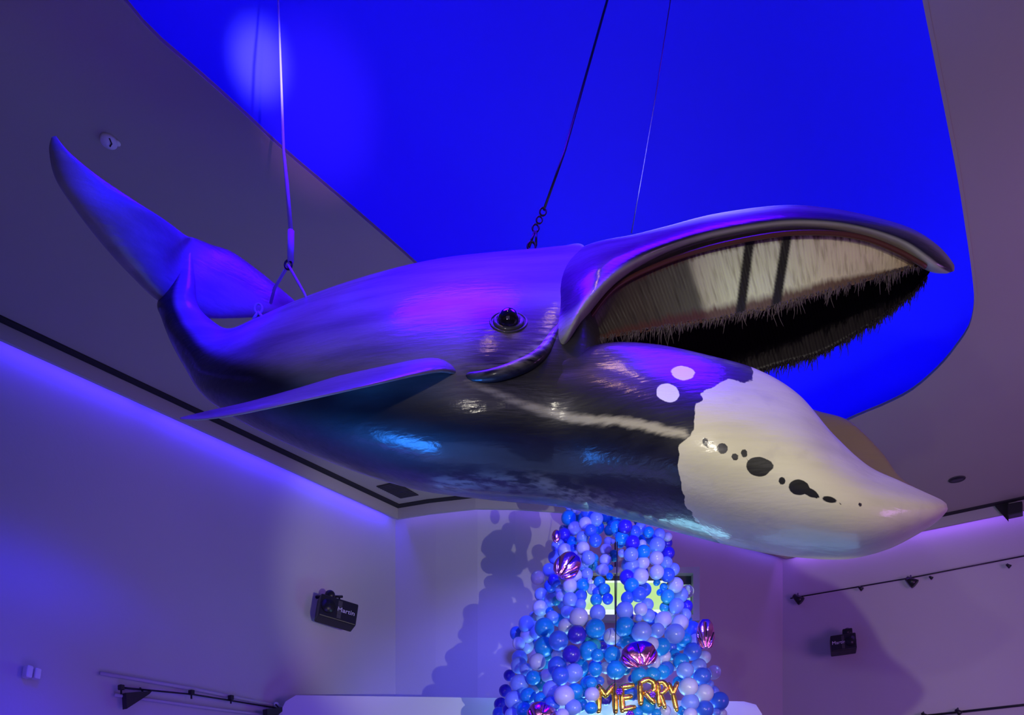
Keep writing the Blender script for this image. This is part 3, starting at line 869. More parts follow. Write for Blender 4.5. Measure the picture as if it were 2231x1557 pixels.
# hanging hair
rnd = random.Random(5)
def hairs(name, edge, dfun, count, lmin, lmax, matl, r0, part, lean=-3, u0=0.02, u1=.99, clump=9):
    mb = MB()
    cl = [rnd.uniform(u0, u1) for _ in range(count // clump + 1)]
    for k in range(count):
        uu = min(u1, max(u0, cl[k // clump] + rnd.gauss(0, .004) if rnd.random() < .75 else rnd.uniform(u0, u1)))
        i = uu * (len(edge) - 1); i0 = int(i); p = edge[i0]
        L_ = rnd.uniform(lmin, lmax) * (.55 if rnd.random() < .5 else 1.0)
        d = dfun(uu) + rnd.uniform(-.02, .02); x, y = p[0] + rnd.uniform(-2, 2), p[1] - rnd.uniform(0, 10)
        pts = [P(x, y, d)]; dx = rnd.uniform(-.16, .12)
        for s_ in range(1, 6):
            dx += rnd.uniform(-.22, .22)
            x += dx * L_ / 6 + lean * .1; y += L_ / 5; pts.append(P(x, y, d + .004 * s_))
        mb.tube(pts, [r0 * (1 - .75 * s_ / 5) for s_ in range(6)], 4)
    o = mb.build(name, matl, part, True); return o
hh = hairs('hair_fringe', nb, lambda t: 5.455 + .12 * t, 170, 20, 46, M['hair'], .0038, near, u0=.03, u1=.965)
hh2 = hairs('hair_fringe', nb, lambda t: 5.45 + .12 * t, 900, 6, 20, M['hair'], .0035, near, clump=3)
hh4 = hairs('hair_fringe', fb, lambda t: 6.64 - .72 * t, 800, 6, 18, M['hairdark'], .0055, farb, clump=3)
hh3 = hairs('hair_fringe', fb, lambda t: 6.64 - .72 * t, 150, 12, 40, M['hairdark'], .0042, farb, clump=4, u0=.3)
for h_ in (hh, hh2, hh3, hh4): h_['kind'] = 'stuff'
hh['label'] = 'long brown hairs'; hh2['label'] = 'short matted brown hairs'
# gum line under the upper lip
g = catmull([(a, b + 1, 5.35 + .22 * i / 10) for i, (a, b) in enumerate(ctl_top[1:])], 8)
M['gum'] = mat('gum_paint', (.085, .022, .016), .5)
MB().tube([P(*q_) for q_ in g], .016, 8).build('gum', M['gum'], whale, True)

# ------------------------------------------------------------------ rigging
def shackle(mb, p, s):
    pts = [p + Vector((s * math.cos(t), 0, s * 1.25 * math.sin(t))) for t in [2 * math.pi * k / 18 for k in range(18)]]
    mb.tube(pts, s * .30, 8, True)
# tail cable
loc1, _ = hit(600, 655); loc2, _ = hit(662, 652)
knot = P(628, 577, 6.35)
topc = P(604, -60, 6.35)
c1 = empty('suspension_cable', knot, 'violet-lit cable with turnbuckle and forked sling holding up the tail end of the whale', 'cable')
MB().tube([P(634, 505, 6.35), P(625, 400, 6.35), P(618, 330, 6.35), P(610, 100, 6.35), topc], [.018, .016, .012, .008, .007], 8).build('cable', M['rope'], c1, True)
MB().tube([P(634, 503, 6.35), P(633, 570, 6.35)], .026, 8).build('turnbuckle', M['rope'], c1, True)
mb = MB(); shackle(mb, knot, .028); mb.build('shackle', M['blackm'], c1, True)
fork = MB(); fork.tube([knot, P(598, 628, 6.6), P(590, 660, 6.75)], .013, 6); fork.tube([knot, P(662, 637, 6.2), P(668, 652, 6.15)], .010, 6); fork.build('sling', M['rope'], c1, True)
# shoulder cable with shackles
k0 = P(1185, 457, 6.15)
c2 = empty('suspension_cable', k0, 'dark slanting cable with a chain of shackles above the whale head', 'cable')
MB().tube([k0, P(1230, 330, 6.2), P(1340, -60, 6.35)], .010, 8).build('cable', M['blackm'], c2, True)
mb = MB()
for a, b, s in ((1183, 461, .024), (1175, 479, .022), (1167, 497, .024)): shackle(mb, P(a, b, 6.15), s)
mb.tube([P(1165, 503, 6.15), P(1153, 538, 6.15)], .010, 6); mb.tube([P(1168, 503, 6.15), P(1168, 535, 6.15)], .010, 6)
shackle(mb, P(1158, 537, 6.15), .03)
mb.build('shackle', M['blackm'], c2, True)
k3 = P(1376, 507, 6.0)
c3 = setp(MB().tube([k3, P(1398, 385, 6.0), P(1430, 200, 6.05), P(1470, -60, 6.1)], .0045, 6).build('suspension_cable', M['black'], None, True),
          'hair-thin cable rising from the whale upper jaw to the blue dome', 'cable')
k4 = P(562, 680, 6.05)
mb = MB(); shackle(mb, P(563, 672, 6.3), .03); mb.tube([P(563, 680, 6.3), P(552, 695, 6.3)], .012, 6); mb.tube([P(563, 680, 6.3), P(575, 695, 6.25)], .012, 6)
o = mb.build('shackle', M['rope'], None, True); setp(o, 'small shackle bolted to the back of the whale beside the flukes', 'shackle')

# ------------------------------------------------------------------ ceiling fittings
def disc_on_ceiling(px, py, r, h, m, name, label, cat):
    p = onC(px, py); return p
p = onC(237, 303)
sd = empty('smoke_detector', (p.x, p.y, CEIL), 'round white smoke detector on the grey ceiling beside the tail fluke', 'smoke detector')
MB().disc((p.x, p.y, CEIL - .035), .066, .035).build('body', M['white'], sd, True)
MB().tube([(p.x + .03, p.y - .05, CEIL - .037), (p.x + .025, p.y, CEIL - .040), (p.x - .005, p.y + .03, CEIL - .037)], .006, 6).build('slot', M['blackm'], sd)
MB().disc((p.x + .055, p.y + .03, CEIL - .012), .03, .012).build('base', M['white'], sd, True)
p = onC(2085, 1043)
dl = empty('recessed_downlight', (p.x, p.y, CEIL), 'dark round recessed downlight in the ceiling above the whale chin tip', 'ceiling light')
MB().disc((p.x, p.y, CEIL - .012), .12, .014).build('can', M['black'], dl, True)
MB().tube([(p.x + .12 * math.cos(t), p.y + .12 * math.sin(t), CEIL - .008) for t in [2 * math.pi * k / 28 for k in range(28)]], .008, 6, True).build('rim', M['grille'], dl, True)
# air grille in the corner of the ceiling
cn = [onC(820, 1058), onC(862, 1048), onC(912, 1077), onC(873, 1084)]
gc = sum(cn, Vector()) / 4
vg = empty('air_grille', (gc.x, gc.y, CEIL), 'dark rectangular air grille in the ceiling corner below the whale belly', 'vent')
V = [(q_.x, q_.y, CEIL - .004) for q_ in cn] + [(q_.x, q_.y, CEIL - .014) for q_ in cn]
mesh('backing', V, [(0, 1, 2, 3), (4, 7, 6, 5), (0, 4, 5, 1), (1, 5, 6, 2), (2, 6, 7, 3), (3, 7, 4, 0)], M['dark'], vg)
mb = MB()
for k in range(1, 12):
    t = k / 12; a = cn[0].lerp(cn[3], t); b = cn[1].lerp(cn[2], t)
    mb.tube([(a.x, a.y, CEIL - .016), (b.x, b.y, CEIL - .016)], .006, 4)
mb.build('slats', M['grille'], vg)

# ------------------------------------------------------------------ wall fittings
def projector(c, t, nn, W_, H_, tilt, yaw, roll, text, label, text_dx, flip=False, arm=True):
    R = frameM(t, nn) @ Matrix.Rotation(yaw, 3, 'Z') @ Matrix.Rotation(tilt, 3, 'X') @ Matrix.Rotation(roll, 3, 'Y')
    e = empty('wall_projector', c, label, 'projector')
    MB().box(c, (W_, .30, H_), R, .02).build('housing', M['black'], e)
    lensc = c + R @ Vector((-W_ * .28 * (-1 if flip else 1), -.151, 0))
    lb = MB(); Rr = R @ Matrix.Rotation(math.pi / 2, 3, 'X')
    lb.disc(lensc, H_ * .30, .025, 24, Rr); lb.build('lens_ring', M['blackm'], e, True)
    vb = MB()
    for k in range(6): vb.box(c + R @ Vector((W_ * .02 * (-1 if flip else 1), -.152, (-.35 + .14 * k) * H_)), (W_ * .10, .01, .012), R)
    vb.box(c + R @ Vector((W_ * .02 * (-1 if flip else 1), -.150, 0)), (W_ * .11, .006, H_ * .8), R); vb.build('vent_slats', M['grille'], e)
    # bracket: round yoke and arm above, fixed to the wall
    up = c + Vector((0, 0, H_ * .5 + .05)) + R @ Vector((text_dx * -.9, 0, 0))
    bb = MB(); bb.sphere(up + Vector((0, 0, .02)), .085, 18, 12, (1, .8, 1))
    wp = up - Vector((nn.x, nn.y, 0)) * .35
    bb.tube([up, wp + Vector((0, 0, .05))], .03, 10)
    if arm: bb.tube([up, up + Vector((t.x * .26, t.y * .26, .06))], .022, 8); bb.tube([up + Vector((t.x * .20, t.y * .20, .04)), up + Vector((t.x * .20, t.y * .20, -.1))], .016, 8)
    else: bb.box(up + Vector((0, 0, .02)), (.18, .12, .12), R, .02)
    bb.build('bracket', M['blackm'], e, True)
    cu = bpy.data.curves.new('text', 'FONT'); cu.body = text; cu.size = H_ * .29; cu.align_x = 'CENTER'; cu.align_y = 'CENTER'; cu.extrude = .002
    to = bpy.data.objects.new('tmp', cu); COL.objects.link(to)
    dg = bpy.context.evaluated_depsgraph_get(); me = bpy.data.meshes.new_from_object(to.evaluated_get(dg))
    bpy.data.objects.remove(to)
    Rt = (R @ Matrix.Rotation(math.pi / 2, 3, 'X'))
    vs = [Rt @ v.co + c + R @ Vector((text_dx, -.155, 0)) for v in me.vertices]
    fs = [tuple(p_.vertices) for p_ in me.polygons]
    mesh('lettering', vs, fs, M['letter'], e, recalc=False)
    return e
projector(onL(733, 1335, .38), tL, nL, .62, .38, math.radians(-8), math.radians(-26), math.radians(10), 'Martin', 'black wall projector with white lettering on the left wall above the handrail', .12)
projector(onR(1837, 1404, .38), tR, nR, .46, .33, math.radians(-8), math.radians(16), math.radians(-4), 'Martin', 'smaller black wall projector with white lettering on the violet right wall', -.085, True, False)
# little projector on the right pelmet
c = onR(2212, 1111, .30)
e = empty('wall_projector', c, 'tiny black spot projector mounted on the pelmet at the right edge', 'projector')
R = frameM(tR, nR)
MB().box(c, (.22, .22, .20), R, .012).build('housing', M['black'], e)
mb = MB(); a = c + R @ Vector((-.15, .0, 0))
mb.add([a + R @ Vector(q_) for q_ in ((-.16, 0, .15), (.05, 0, .15), (.05, 0, -.18), (-.16, .012, .15), (.05, .012, .15), (.05, .012, -.18))], [(0, 2, 1), (3, 4, 5), (0, 1, 4, 3), (1, 2, 5, 4), (2, 0, 3, 5)])
mb.tube([c + R @ Vector((0, 0, .1)), c + R @ Vector((0, .2, .16))], .02, 8)
mb.build('barn_door', M['blackm'], e)
# white sensor on the left wall
c = onL(69, 1466, .09)
e = empty('wall_sensor', c, 'small white motion sensor on the far left of the violet wall', 'sensor')
R = frameM(tL, nL) @ Matrix.Rotation(math.radians(8), 3, 'Y')
MB().box(c + R @ Vector((-.045, 0, 0)), (.075, .14, .15), R, .02).build('housing', M['white'], e)
MB().box(c + R @ Vector((.040, -.02, 0)), (.07, .13, .13), R, .015).build('cover', M['white'], e)
# left handrail and its lamps
def railing(pts, r, m, label, name='light_rail'):
    return setp(MB().tube(pts, r, 8).build(name, m, None, True), label, 'rail')
railing([onL(218, 1466, .05), onL(420, 1500, .05), onL(640, 1545, .05)], .025, M['wall'], 'upper thin pale rail along the foot of the left wall')
railing([onL(250, 1513, .06), onL(440, 1540, .06), onL(700, 1573, .06)], .022, M['wall'], 'lower thin pale rail along the foot of the left wall')
railing([onL(262, 1497, .10), onL(420, 1512, .10), onL(610, 1543, .10)], .012, M['blackm'], 'dark wire between the two rails on the left wall', 'lighting_wire')
for i, (a, b) in enumerate(((264, 1497), (417, 1508), (503, 1519))):
    c = onL(a, b, .12)
    e = empty('clamp_lamp', c, ['leftmost small dark clamp lamp on the left wall wire', 'middle small dark clamp lamp on the left wall wire', 'small dark clamp lamp nearest the projector on the left wall wire'][i], 'lamp')
    MB().box(c, (.06, .08, .07), frameM(tL, nL), .01).build('housing', M['black'], e)
    MB().tube([c, c + Vector((0, 0, -.09))], .012, 6).build('stem', M['blackm'], e)
for i, (a, b, s) in enumerate(((298, 1520, 1.0), (603, 1556, 1.0))):
    c = onL(a, b, .12 if i == 0 else .16) - Vector((0, 0 if i == 0 else .12, 0)); Rr = frameM(tL, nL)
    V = [c + Rr @ Vector(q_) for q_ in [(-.17 * s, -.05, .04), (.19 * s, -.05, .12), (.15 * s, -.05, .07), (-.16 * s, -.05, -.17), (-.17 * s, .06, .04), (.19 * s, .06, .12), (.15 * s, .06, .07), (-.16 * s, .06, -.17)]]
    e = empty('floodlight', c, ['dark wedge-shaped floodlight under the left wall wire', 'dark wedge-shaped floodlight at the bottom edge beside the pale partition'][i], 'lamp')
    mesh('housing', V, [(0, 1, 2, 3), (4, 7, 6, 5), (0, 4, 5, 1), (1, 5, 6, 2), (2, 6, 7, 3), (3, 7, 4, 0)], M['black'], e)
    MB().tube([c + Rr @ Vector((.1, 0, .08)), c + Rr @ Vector((.1, .1, .16))], .012, 6).build('bracket', M['blackm'], e)
c = onL(602, 1535, .1)
e = empty('globe_lamp', c, 'tiny white globe lamp above the rail end on the left wall', 'lamp')
MB().sphere(c, .045, 16, 10).build('globe', M['white'], e, True)
MB().tube([c, c - Vector((nL.x, nL.y, 0)) * .1], .015, 8).build('stem', M['white'], e)
# right wall track
railing([onR(1722, 1303, .08), onR(1985, 1258, .08), onR(2260, 1205, .08)], .013, M['blackm'], 'long dark lighting track across the violet right wall', 'lighting_track')
railing([onR(1940, 1567, .08), onR(2231, 1535, .08), onR(2300, 1527, .08)], .022, M['blackm'], 'short dark track at the bottom right corner of the wall', 'lighting_track')
for i, (a, b, s) in enumerate(((1738, 1302, 1), (1985, 1264, 1), (1875, 1280, .45), (2028, 1257, .35), (2197, 1231, .4), (2088, 1549, .6), (2013, 1556, .5))):
    c = onR(a, b, .14); Rr = frameM(tR, nR)
    labs = ['track spotlight nearest the wall corner', 'track spotlight under the middle of the long track', 'small clip between the two track spotlights', 'tiny clip just right of the middle track spotlight', 'tiny clip near the right edge below the long track', 'right clip on the short bottom track', 'left clip on the short bottom track']
    e = empty('track_light', c, labs[i], 'lamp')
    MB().tube([c + Rr @ Vector((-.08 * s, 0, .06 * s)), c + Rr @ Vector((.07 * s, 0, -.08 * s))], [.04 * s, .09 * s], 12).build('head', M['blackm'], e, True)
    MB().tube([c, c + Rr @ Vector((-.02, .08, .12 * s))], .014, 6).build('stem', M['blackm'], e)

# pale partition in front of the corner
pa = Vector((-3.62, 12.35)); pb = Vector((4.05, 12.95))
def partition():
    t = (pb - pa); L_ = t.length; t.normalize(); nn = Vector((-t.y, t.x))
    def topz(px, py, d): return EYE + (HOR - py) / F * d
    z = topz(900, 1517, 12.5)
    prof = [(0.0, 0.0), (0.0, z - .5), (.03, z - .28), (.12, z - .1), (.28, z), (L_ - .3, z), (L_ - .1, z - .05), (L_, z - .2), (L_, 0.0)]
    V = []
    for o_ in (0, .22): V += [(pa.x + t.x * s_ + nn.x * o_, pa.y + t.y * s_ + nn.y * o_, zz) for s_, zz in prof]
    k = len(prof)
    Fc = [tuple(range(k))[::-1], tuple(range(k, 2 * k))] + [(i, (i + 1) % k, k + (i + 1) % k, k + i) for i in range(k)]
    return setp(mesh('wall_partition', V, Fc, M['partition']), 'low pale partition with rounded corner standing behind the balloon tree', 'partition', kind='structure')
partition()

# lit window behind the tree
wy = 13.75
def wpt(px, py): return P(px, py, wy)
wn = bpy.data.objects.new('window_1', None); COL.objects.link(wn); wn.location = wpt(1392, 1352); setp(wn, kind='structure')
def rect(name, x0, y0, x1, y1, dy, th, m, parent):
    a = wpt(x0, y1); b = wpt(x1, y0)
    return MB().box(((a.x + b.x) / 2, wy + dy, (a.z + b.z) / 2), (abs(b.x - a.x), th, abs(b.z - a.z)), None, 0).build(name, m, parent)
rect('window_backing', 1266, 1246, 1514, 1346, .10, .04, M['grille'], wn)
rect('window_frame', 1258, 1238, 1522, 1251, 0, .16, M['frame'], wn)
rect('window_frame', 1270, 1341, 1508, 1354, 0, .155, M['frame'], wn)
rect('window_frame', 1258, 1251, 1270, 1354, 0, .16, M['frame'], wn)
rect('window_frame', 1508, 1251, 1522, 1354, 0, .16, M['frame'], wn)
rect('pane', 1274, 1266, 1452, 1336, .04, .03, M['pane'], wn)
rect('pane', 1488, 1272, 1505, 1336, .04, .03, M['pane2'], wn)
rect('pane_edge', 1272, 1264, 1454, 1268, .03, .04, M['paneline'], wn)
rect('pane_edge', 1272, 1327, 1454, 1338, .03, .04, M['paneline'], wn)
rect('mullion', 1339, 1180, 1341.5, 1345, .0, .03, M['black'], wn)

# ------------------------------------------------------------------ balloon tree
BL = '''1239 1128 15 S|1256 1110 10 W|1239 1107 6 L|1280 1119 13 B|1299 1130 14 L|1275 1140 13 W f|1252 1151 14 W|1287 1155 12 B f|1229 1164 13 D|1227 1152 8 L b|1246 1180 11 S b
1269 1171 12.5 L|1297 1177 13 B|1216 1189 14 L|1231 1199 14 W f|1270 1194 13.5 W f|1250 1195 9 B b|1282 1215 14 L|1208 1214 13 L|1259 1210 11 W b|1271 1228 12 L|1196 1241 13 L|1206 1262 11 D
1199 1276 13 B|1254 1253 13 W f|1279 1250 12 L|1242 1275 14.5 W f|1270 1274 13 S|1286 1266 5 W f|1212 1270 9 B b|1179 1295 13.5 L|1223 1286 12 L|1222 1298 10 W|1200 1306 13 L b|1212 1308 9 T b
1242 1306 15 L f|1265 1298 12 B|1177 1324 15.5 W f|1265 1316 11 L|1291 1231 11 T b|1294 1217 10 T b|1308 1242 10 W b|1306 1268 12 T b|1290 1283 11 W b|1299 1306 12 T b|1302 1291 11 B b
1318 1131 10 W b|1328 1155 11 T b|1332 1141 9 S b|1333 1128 8 B b|1362 1147 14.5 D f|1342 1147 12 S|1355 1171 14 S|1382 1159 13 B|1352 1183 9 S b|1413 1159 11 S|1436 1165 13 L|1455 1169 9 W b
1378 1182 14.5 D f|1399 1185 9 W b|1432 1187 16 L f|1453 1183 11 D b|1456 1205 13 D|1402 1202 14 S f|1375 1208 14.5 L f|1430 1216 14.5 W f|1401 1226 13 W|1452 1225 12 L f|1325 1179 9 W b|1335 1179 5 W b
1320 1197 12 W b|1319 1220 12.5 W b|1337 1206 8 T b|1338 1216 7 T b|1355 1205 8 W b|1377 1233 15 L|1314 1241 12 W b|1330 1236 6 S b|1328 1255 7 S b|1431 1246 14.5 W|1467 1240 13 L|1455 1252 14 B f
1366 1257 15 D|1396 1255 16 W f|1376 1275 15 S f|1472 1274 15.5 W f|1393 1294 15 B f|1404 1284 14 B b|1367 1302 13 B|1446 1278 8 S b|1438 1290 7 S b|1431 1268 7 S b|1455 1299 14 T|1484 1296 14.5 L
1474 1319 15 L f|1496 1320 12.5 D|1448 1322 10 T b|1317 1284 12 T b|1324 1304 11 B b|1361 1329 17.5 L f|1396 1327 13.5 W f|1410 1317 13 L b|1413 1340 13 L|1392 1346 7 L f|1302 1334 16 L|1445 1350 17 W|1465 1337 14 W b
1492 1339 13 L|1361 1364 19.5 S|1398 1376 20 L f|1432 1373 15 L|1482 1357 17 W|1470 1380 20 L f|1492 1393 14 S|1508 1370 16 B|1516 1396 15 W|1509 1419 18 B f|1535 1431 13 W|1442 1407 17 S|1463 1409 11 B b
1481 1404 12 S b|1419 1403 15 W|1369 1399 17 S b|1333 1386 17 W b|1297 1369 20 S|1295 1407 14 T b|1313 1407 9 D b|1302 1427 13 S|1334 1426 17 S|1353 1421 8 W b|1424 1442 14 W|1447 1430 14 W b|1469 1426 12 S b
1452 1456 15 B b|1484 1440 16 S|1493 1460 17 L f|1522 1451 16 L|1468 1449 11 W b|1342 1459 19 S|1297 1457 14 S|1320 1454 12 W b|1363 1459 10 T b|1393 1472 17 S|1421 1471 17 S|1443 1463 15 S b|1530 1473 17.5 B f
1547 1490 8 L b|1500 1496 19 W f|1534 1510 19 W f|1567 1527 19 B|1504 1530 18 L|1535 1545 18 B|1479 1486 13 S b|1504 1556 14 W|1573 1554 10 W b|1560 1552 9 L b|1378 1478 9 D b|1375 1512 14 B b|1409 1537 18 S b
1388 1553 12 S b|1430 1554 10 S b|1449 1548 12 W b|1320 1523 12 D b|1288 1487 12 S|1306 1483 10 B b|1290 1512 15 W|1288 1542 13 S|1488 1549 12 S b
1163 1342 10 L b|1174 1341 11 W b|1203 1344 13 L|1198 1332 9 S b|1216 1350 13 S b|1147 1358 16 L|1125 1378 13 B b|1186 1367 20 S f|1161 1364 12 L|1149 1384 15 W|1168 1378 13 L b|1130 1401 13 W|1148 1407 14 W b
1185 1408 20 S|1217 1395 20 B f|1233 1364 16 W|1237 1331 14 L|1261 1344 19 W f|1263 1319 12 L b|1257 1382 19 D|1245 1425 18.5 D f|1283 1416 18 S|1284 1402 16 T b|1214 1427 12 W b|1194 1429 10 T b
1132 1433 16 L|1214 1450 19 B|1221 1471 18 B f|1131 1449 17 L f|1146 1458 13 L|1171 1441 17 W|1110 1471 12 D|1132 1489 19 L f|1162 1476 15 S|1192 1471 14 W b|1180 1488 14 T b|1101 1504 13 D|1120 1525 19 L f
1151 1516 17 S|1091 1534 14 D|1163 1502 11 W b|1179 1523 15 S|1202 1502 19 L|1229 1515 21 W f|1250 1465 19 L|1266 1451 15 S b|1253 1506 17 S|1271 1507 12 S b|1281 1489 16 S|1249 1541 17 L|1264 1535 15 S b
1225 1558 14 W f|1202 1535 17 B|1142 1546 16 S|1116 1557 15 L|1088 1554 14 B|1106 1546 11 D|1163 1537 8 W|1340 1112 10 S b|1300 1108 11 L b|1318 1112 9 S b|1268 1100 11 B b|1395 1150 12 L b|1420 1175 11 B b'''
items = []
for tok in BL.replace('\n', '|').split('|'):
    q_ = tok.split(); items.append([float(q_[0]), float(q_[1]), float(q_[2]) * 1.09, q_[3], q_[4] if len(q_) > 4 else 'm'])
def surf_depth(x, y):
    # the tree is a cone: nearest along its axis
    ax = 1338; rad = 60 + (y - 1090) * .42
    t = min(1, abs(x - ax) / max(rad, 30))
    return 11.7 - (rad / 150) * math.sqrt(max(0, 1 - t * t)) * .95
bal = []
for x, y, r, c, fl2 in items:
    d = surf_depth(x, y) + {'f': -.05, 'm': .06, 'b': .30}[fl2]
    if fl2 == 'b' and 1285 < x < 1345 and y < 1320: d = surf_depth(x, y) + .9
    bal.append([x, y, r, c, fl2, d])
# push balloons apart in depth where they would cut deep into each other
for it in range(30):
    mv = 0
    for i in range(len(bal)):
        for j in range(i + 1, len(bal)):
            A = bal[i]; B = bal[j]
            if abs(A[0] - B[0]) > 40 or abs(A[1] - B[1]) > 40: continue
            pa_ = P(A[0], A[1], A[5]); pb_ = P(B[0], B[1], B[5]); ra = A[2] / F * A[5]; rb = B[2] / F * B[5]
            D = (pa_ - pb_).length
            if D < .78 * (ra + rb):
                s_ = 1 if (A[5] < B[5] or (A[5] == B[5] and i < j)) else -1
                k = .25 * (.78 * (ra + rb) - D); pr = {'f': .3, 'm': 1, 'b': 1.4}
                A[5] -= s_ * k * pr[A[4]]; B[5] += s_ * k * pr[B[4]]; mv += 1
    if not mv: break
for A in bal: A[5] = min(A[5], 12.15)
# hidden filler behind the front layer
rf = random.Random(11)
fill = []
def gap(x, y):
    return (1270 < x < 1365 and 1165 < y < 1345) or (1405 < x < 1455 and 1230 < y < 1345) or (1300 < x < 1490 and y > 1465)
tries = 0
while len(fill) < 62 and tries < 5000:
    tries += 1
    y = rf.uniform(1120, 1556); ax = 1338; hw = 75 + (y - 1100) * .36
    x = rf.uniform(ax - hw, ax + hw)
    if gap(x, y): continue
    r = rf.uniform(13, 18); d = 12.05
    if any(math.hypot(x - a[0], y - a[1]) < 22 for a in fill): continue
    fill.append([x, y, r, rf.choice('SSTBBLL'), 'x', d])
def balloon_mesh(name, m, seg=24, rings=16):
    V = []; Fc = []
    prof = []
    for i in range(rings + 1):
        th = math.pi * i / rings
        z = math.cos(th); rr = math.sin(th)
        if z < 0: z *= 1.13; rr *= 1 - .06 * abs(z)
        prof.append((rr, z))
    V.append((0, 0, 1))
    for rr, z in prof[1:-1]:
        for j in range(seg):
            q_ = 2 * math.pi * j / seg; V.append((rr * math.cos(q_), rr * math.sin(q_), z))
    # knot
    for rr, z in ((.05, -1.14), (.03, -1.19), (.085, -1.27), (.06, -1.29)):
        for j in range(seg):
            q_ = 2 * math.pi * j / seg; V.append((rr * math.cos(q_), rr * math.sin(q_), z))
    V.append((0, 0, -1.27)); last = len(V) - 1; nr = (last - 1) // seg
    for j in range(seg):
        Fc.append((0, 1 + j, 1 + (j + 1) % seg))
        for i in range(nr - 1):
            a = 1 + i * seg; Fc.append((a + j, a + seg + j, a + seg + (j + 1) % seg, a + (j + 1) % seg))
        a = 1 + (nr - 1) * seg; Fc.append((a + j, last, a + (j + 1) % seg))
    me = bpy.data.meshes.new(name); me.from_pydata(V, [], Fc)
    me.polygons.foreach_set('use_smooth', [True] * len(me.polygons)); me.materials.append(m); me.update()
    return me
BM_ = {k: balloon_mesh('latex_balloon', M['bal' + k]) for k in BAL}
allb = bal + fill
def region(x, y, fl2):
    if fl2 == 'x': return 'at the tree\'s back ' + ('left' if x < 1290 else 'middle' if x < 1400 else 'right')
    if y < 1340:
        t = 'upper' if y < 1215 else 'lower'
        if x < 1290: return f'on the tree\'s {t} left arm'
        if x < 1350: return 'on the tree\'s inner string'
        if x < 1418: return f'on the tree\'s {t} middle arm'
        return f'on the tree\'s {t} right arm'
    if x < 1200: return 'at the tree\'s lower left edge' if y > 1440 else 'on the tree\'s left shoulder'
    if x < 1290: return 'left of the golden letters' if y > 1440 else 'left of the central pink shell'
    if x < 1370: return 'around the letters M and E' if y > 1440 else 'under the lit window'
    if x < 1470: return 'around the letters R and Y' if y > 1440 else 'around the central pink shell'
    return 'right of the golden letters' if y > 1440 else 'on the tree\'s right shoulder'
groups = {}
for a in allb: groups.setdefault((region(a[0], a[1], a[4]), a[3]), []).append(a)
ordn = ['topmost'] + [w + ' from top' for w in 'second third fourth fifth sixth seventh eighth ninth tenth eleventh twelfth thirteenth fourteenth fifteenth sixteenth seventeenth eighteenth nineteenth twentieth'.split()] + ['low-lying'] * 20
rb_ = random.Random(3)
for (reg, c), lst in groups.items():
    lst.sort(key=lambda a: a[1])
    for k, a in enumerate(lst):
        p = P(a[0], a[1], a[5]); r = a[2] / F * a[5]
        o = bpy.data.objects.new('balloon', BM_[c]); COL.objects.link(o)
        o.location = p; o.scale = (r, r, r)
        # knots point into the tree, some show theirs
        ax = Vector((1338 - a[0], 0, rb_.uniform(-40, 40))).normalized()
        dirk = Vector((ax.x * .5, .9, ax.z * .6 - .15 + rb_.uniform(-.3, .3)))
        if rb_.random() < .12: dirk = Vector((rb_.uniform(-.5, .5), .2, -1))
        o.rotation_euler = (-dirk).to_track_quat('Z', 'Y').to_euler()
        cn_ = BAL[c][0]; size = 'large' if a[2] > 16.5 else ('small' if a[2] < 10.5 else 'mid-sized')
        which = '' if len(lst) == 1 else (', ' + (ordn[k] if k < len(lst) - 1 else 'lowest') + ' of its colour')
        setp(o, f'{size} {cn_} balloon {reg}{which}', 'balloon', 'latex balloons of the balloon tree')

# clear bubble balloons
for px, py, r, lab in ((1172, 1258, 16, 'clear bubble balloon with bright glints sticking out of the tree left side'), (1555, 1464, 16, 'clear violet-tinted bubble balloon at the lower right edge of the tree'),
                       (1498, 1288, 14, 'clear bubble balloon in front of the window frame right side')):
    d = surf_depth(px, py) + .1
    o = MB().sphere(P(px, py, d), r / F * d, 28, 18).build('bubble_balloon', M['clear'], None, True); setp(o, lab, 'balloon')
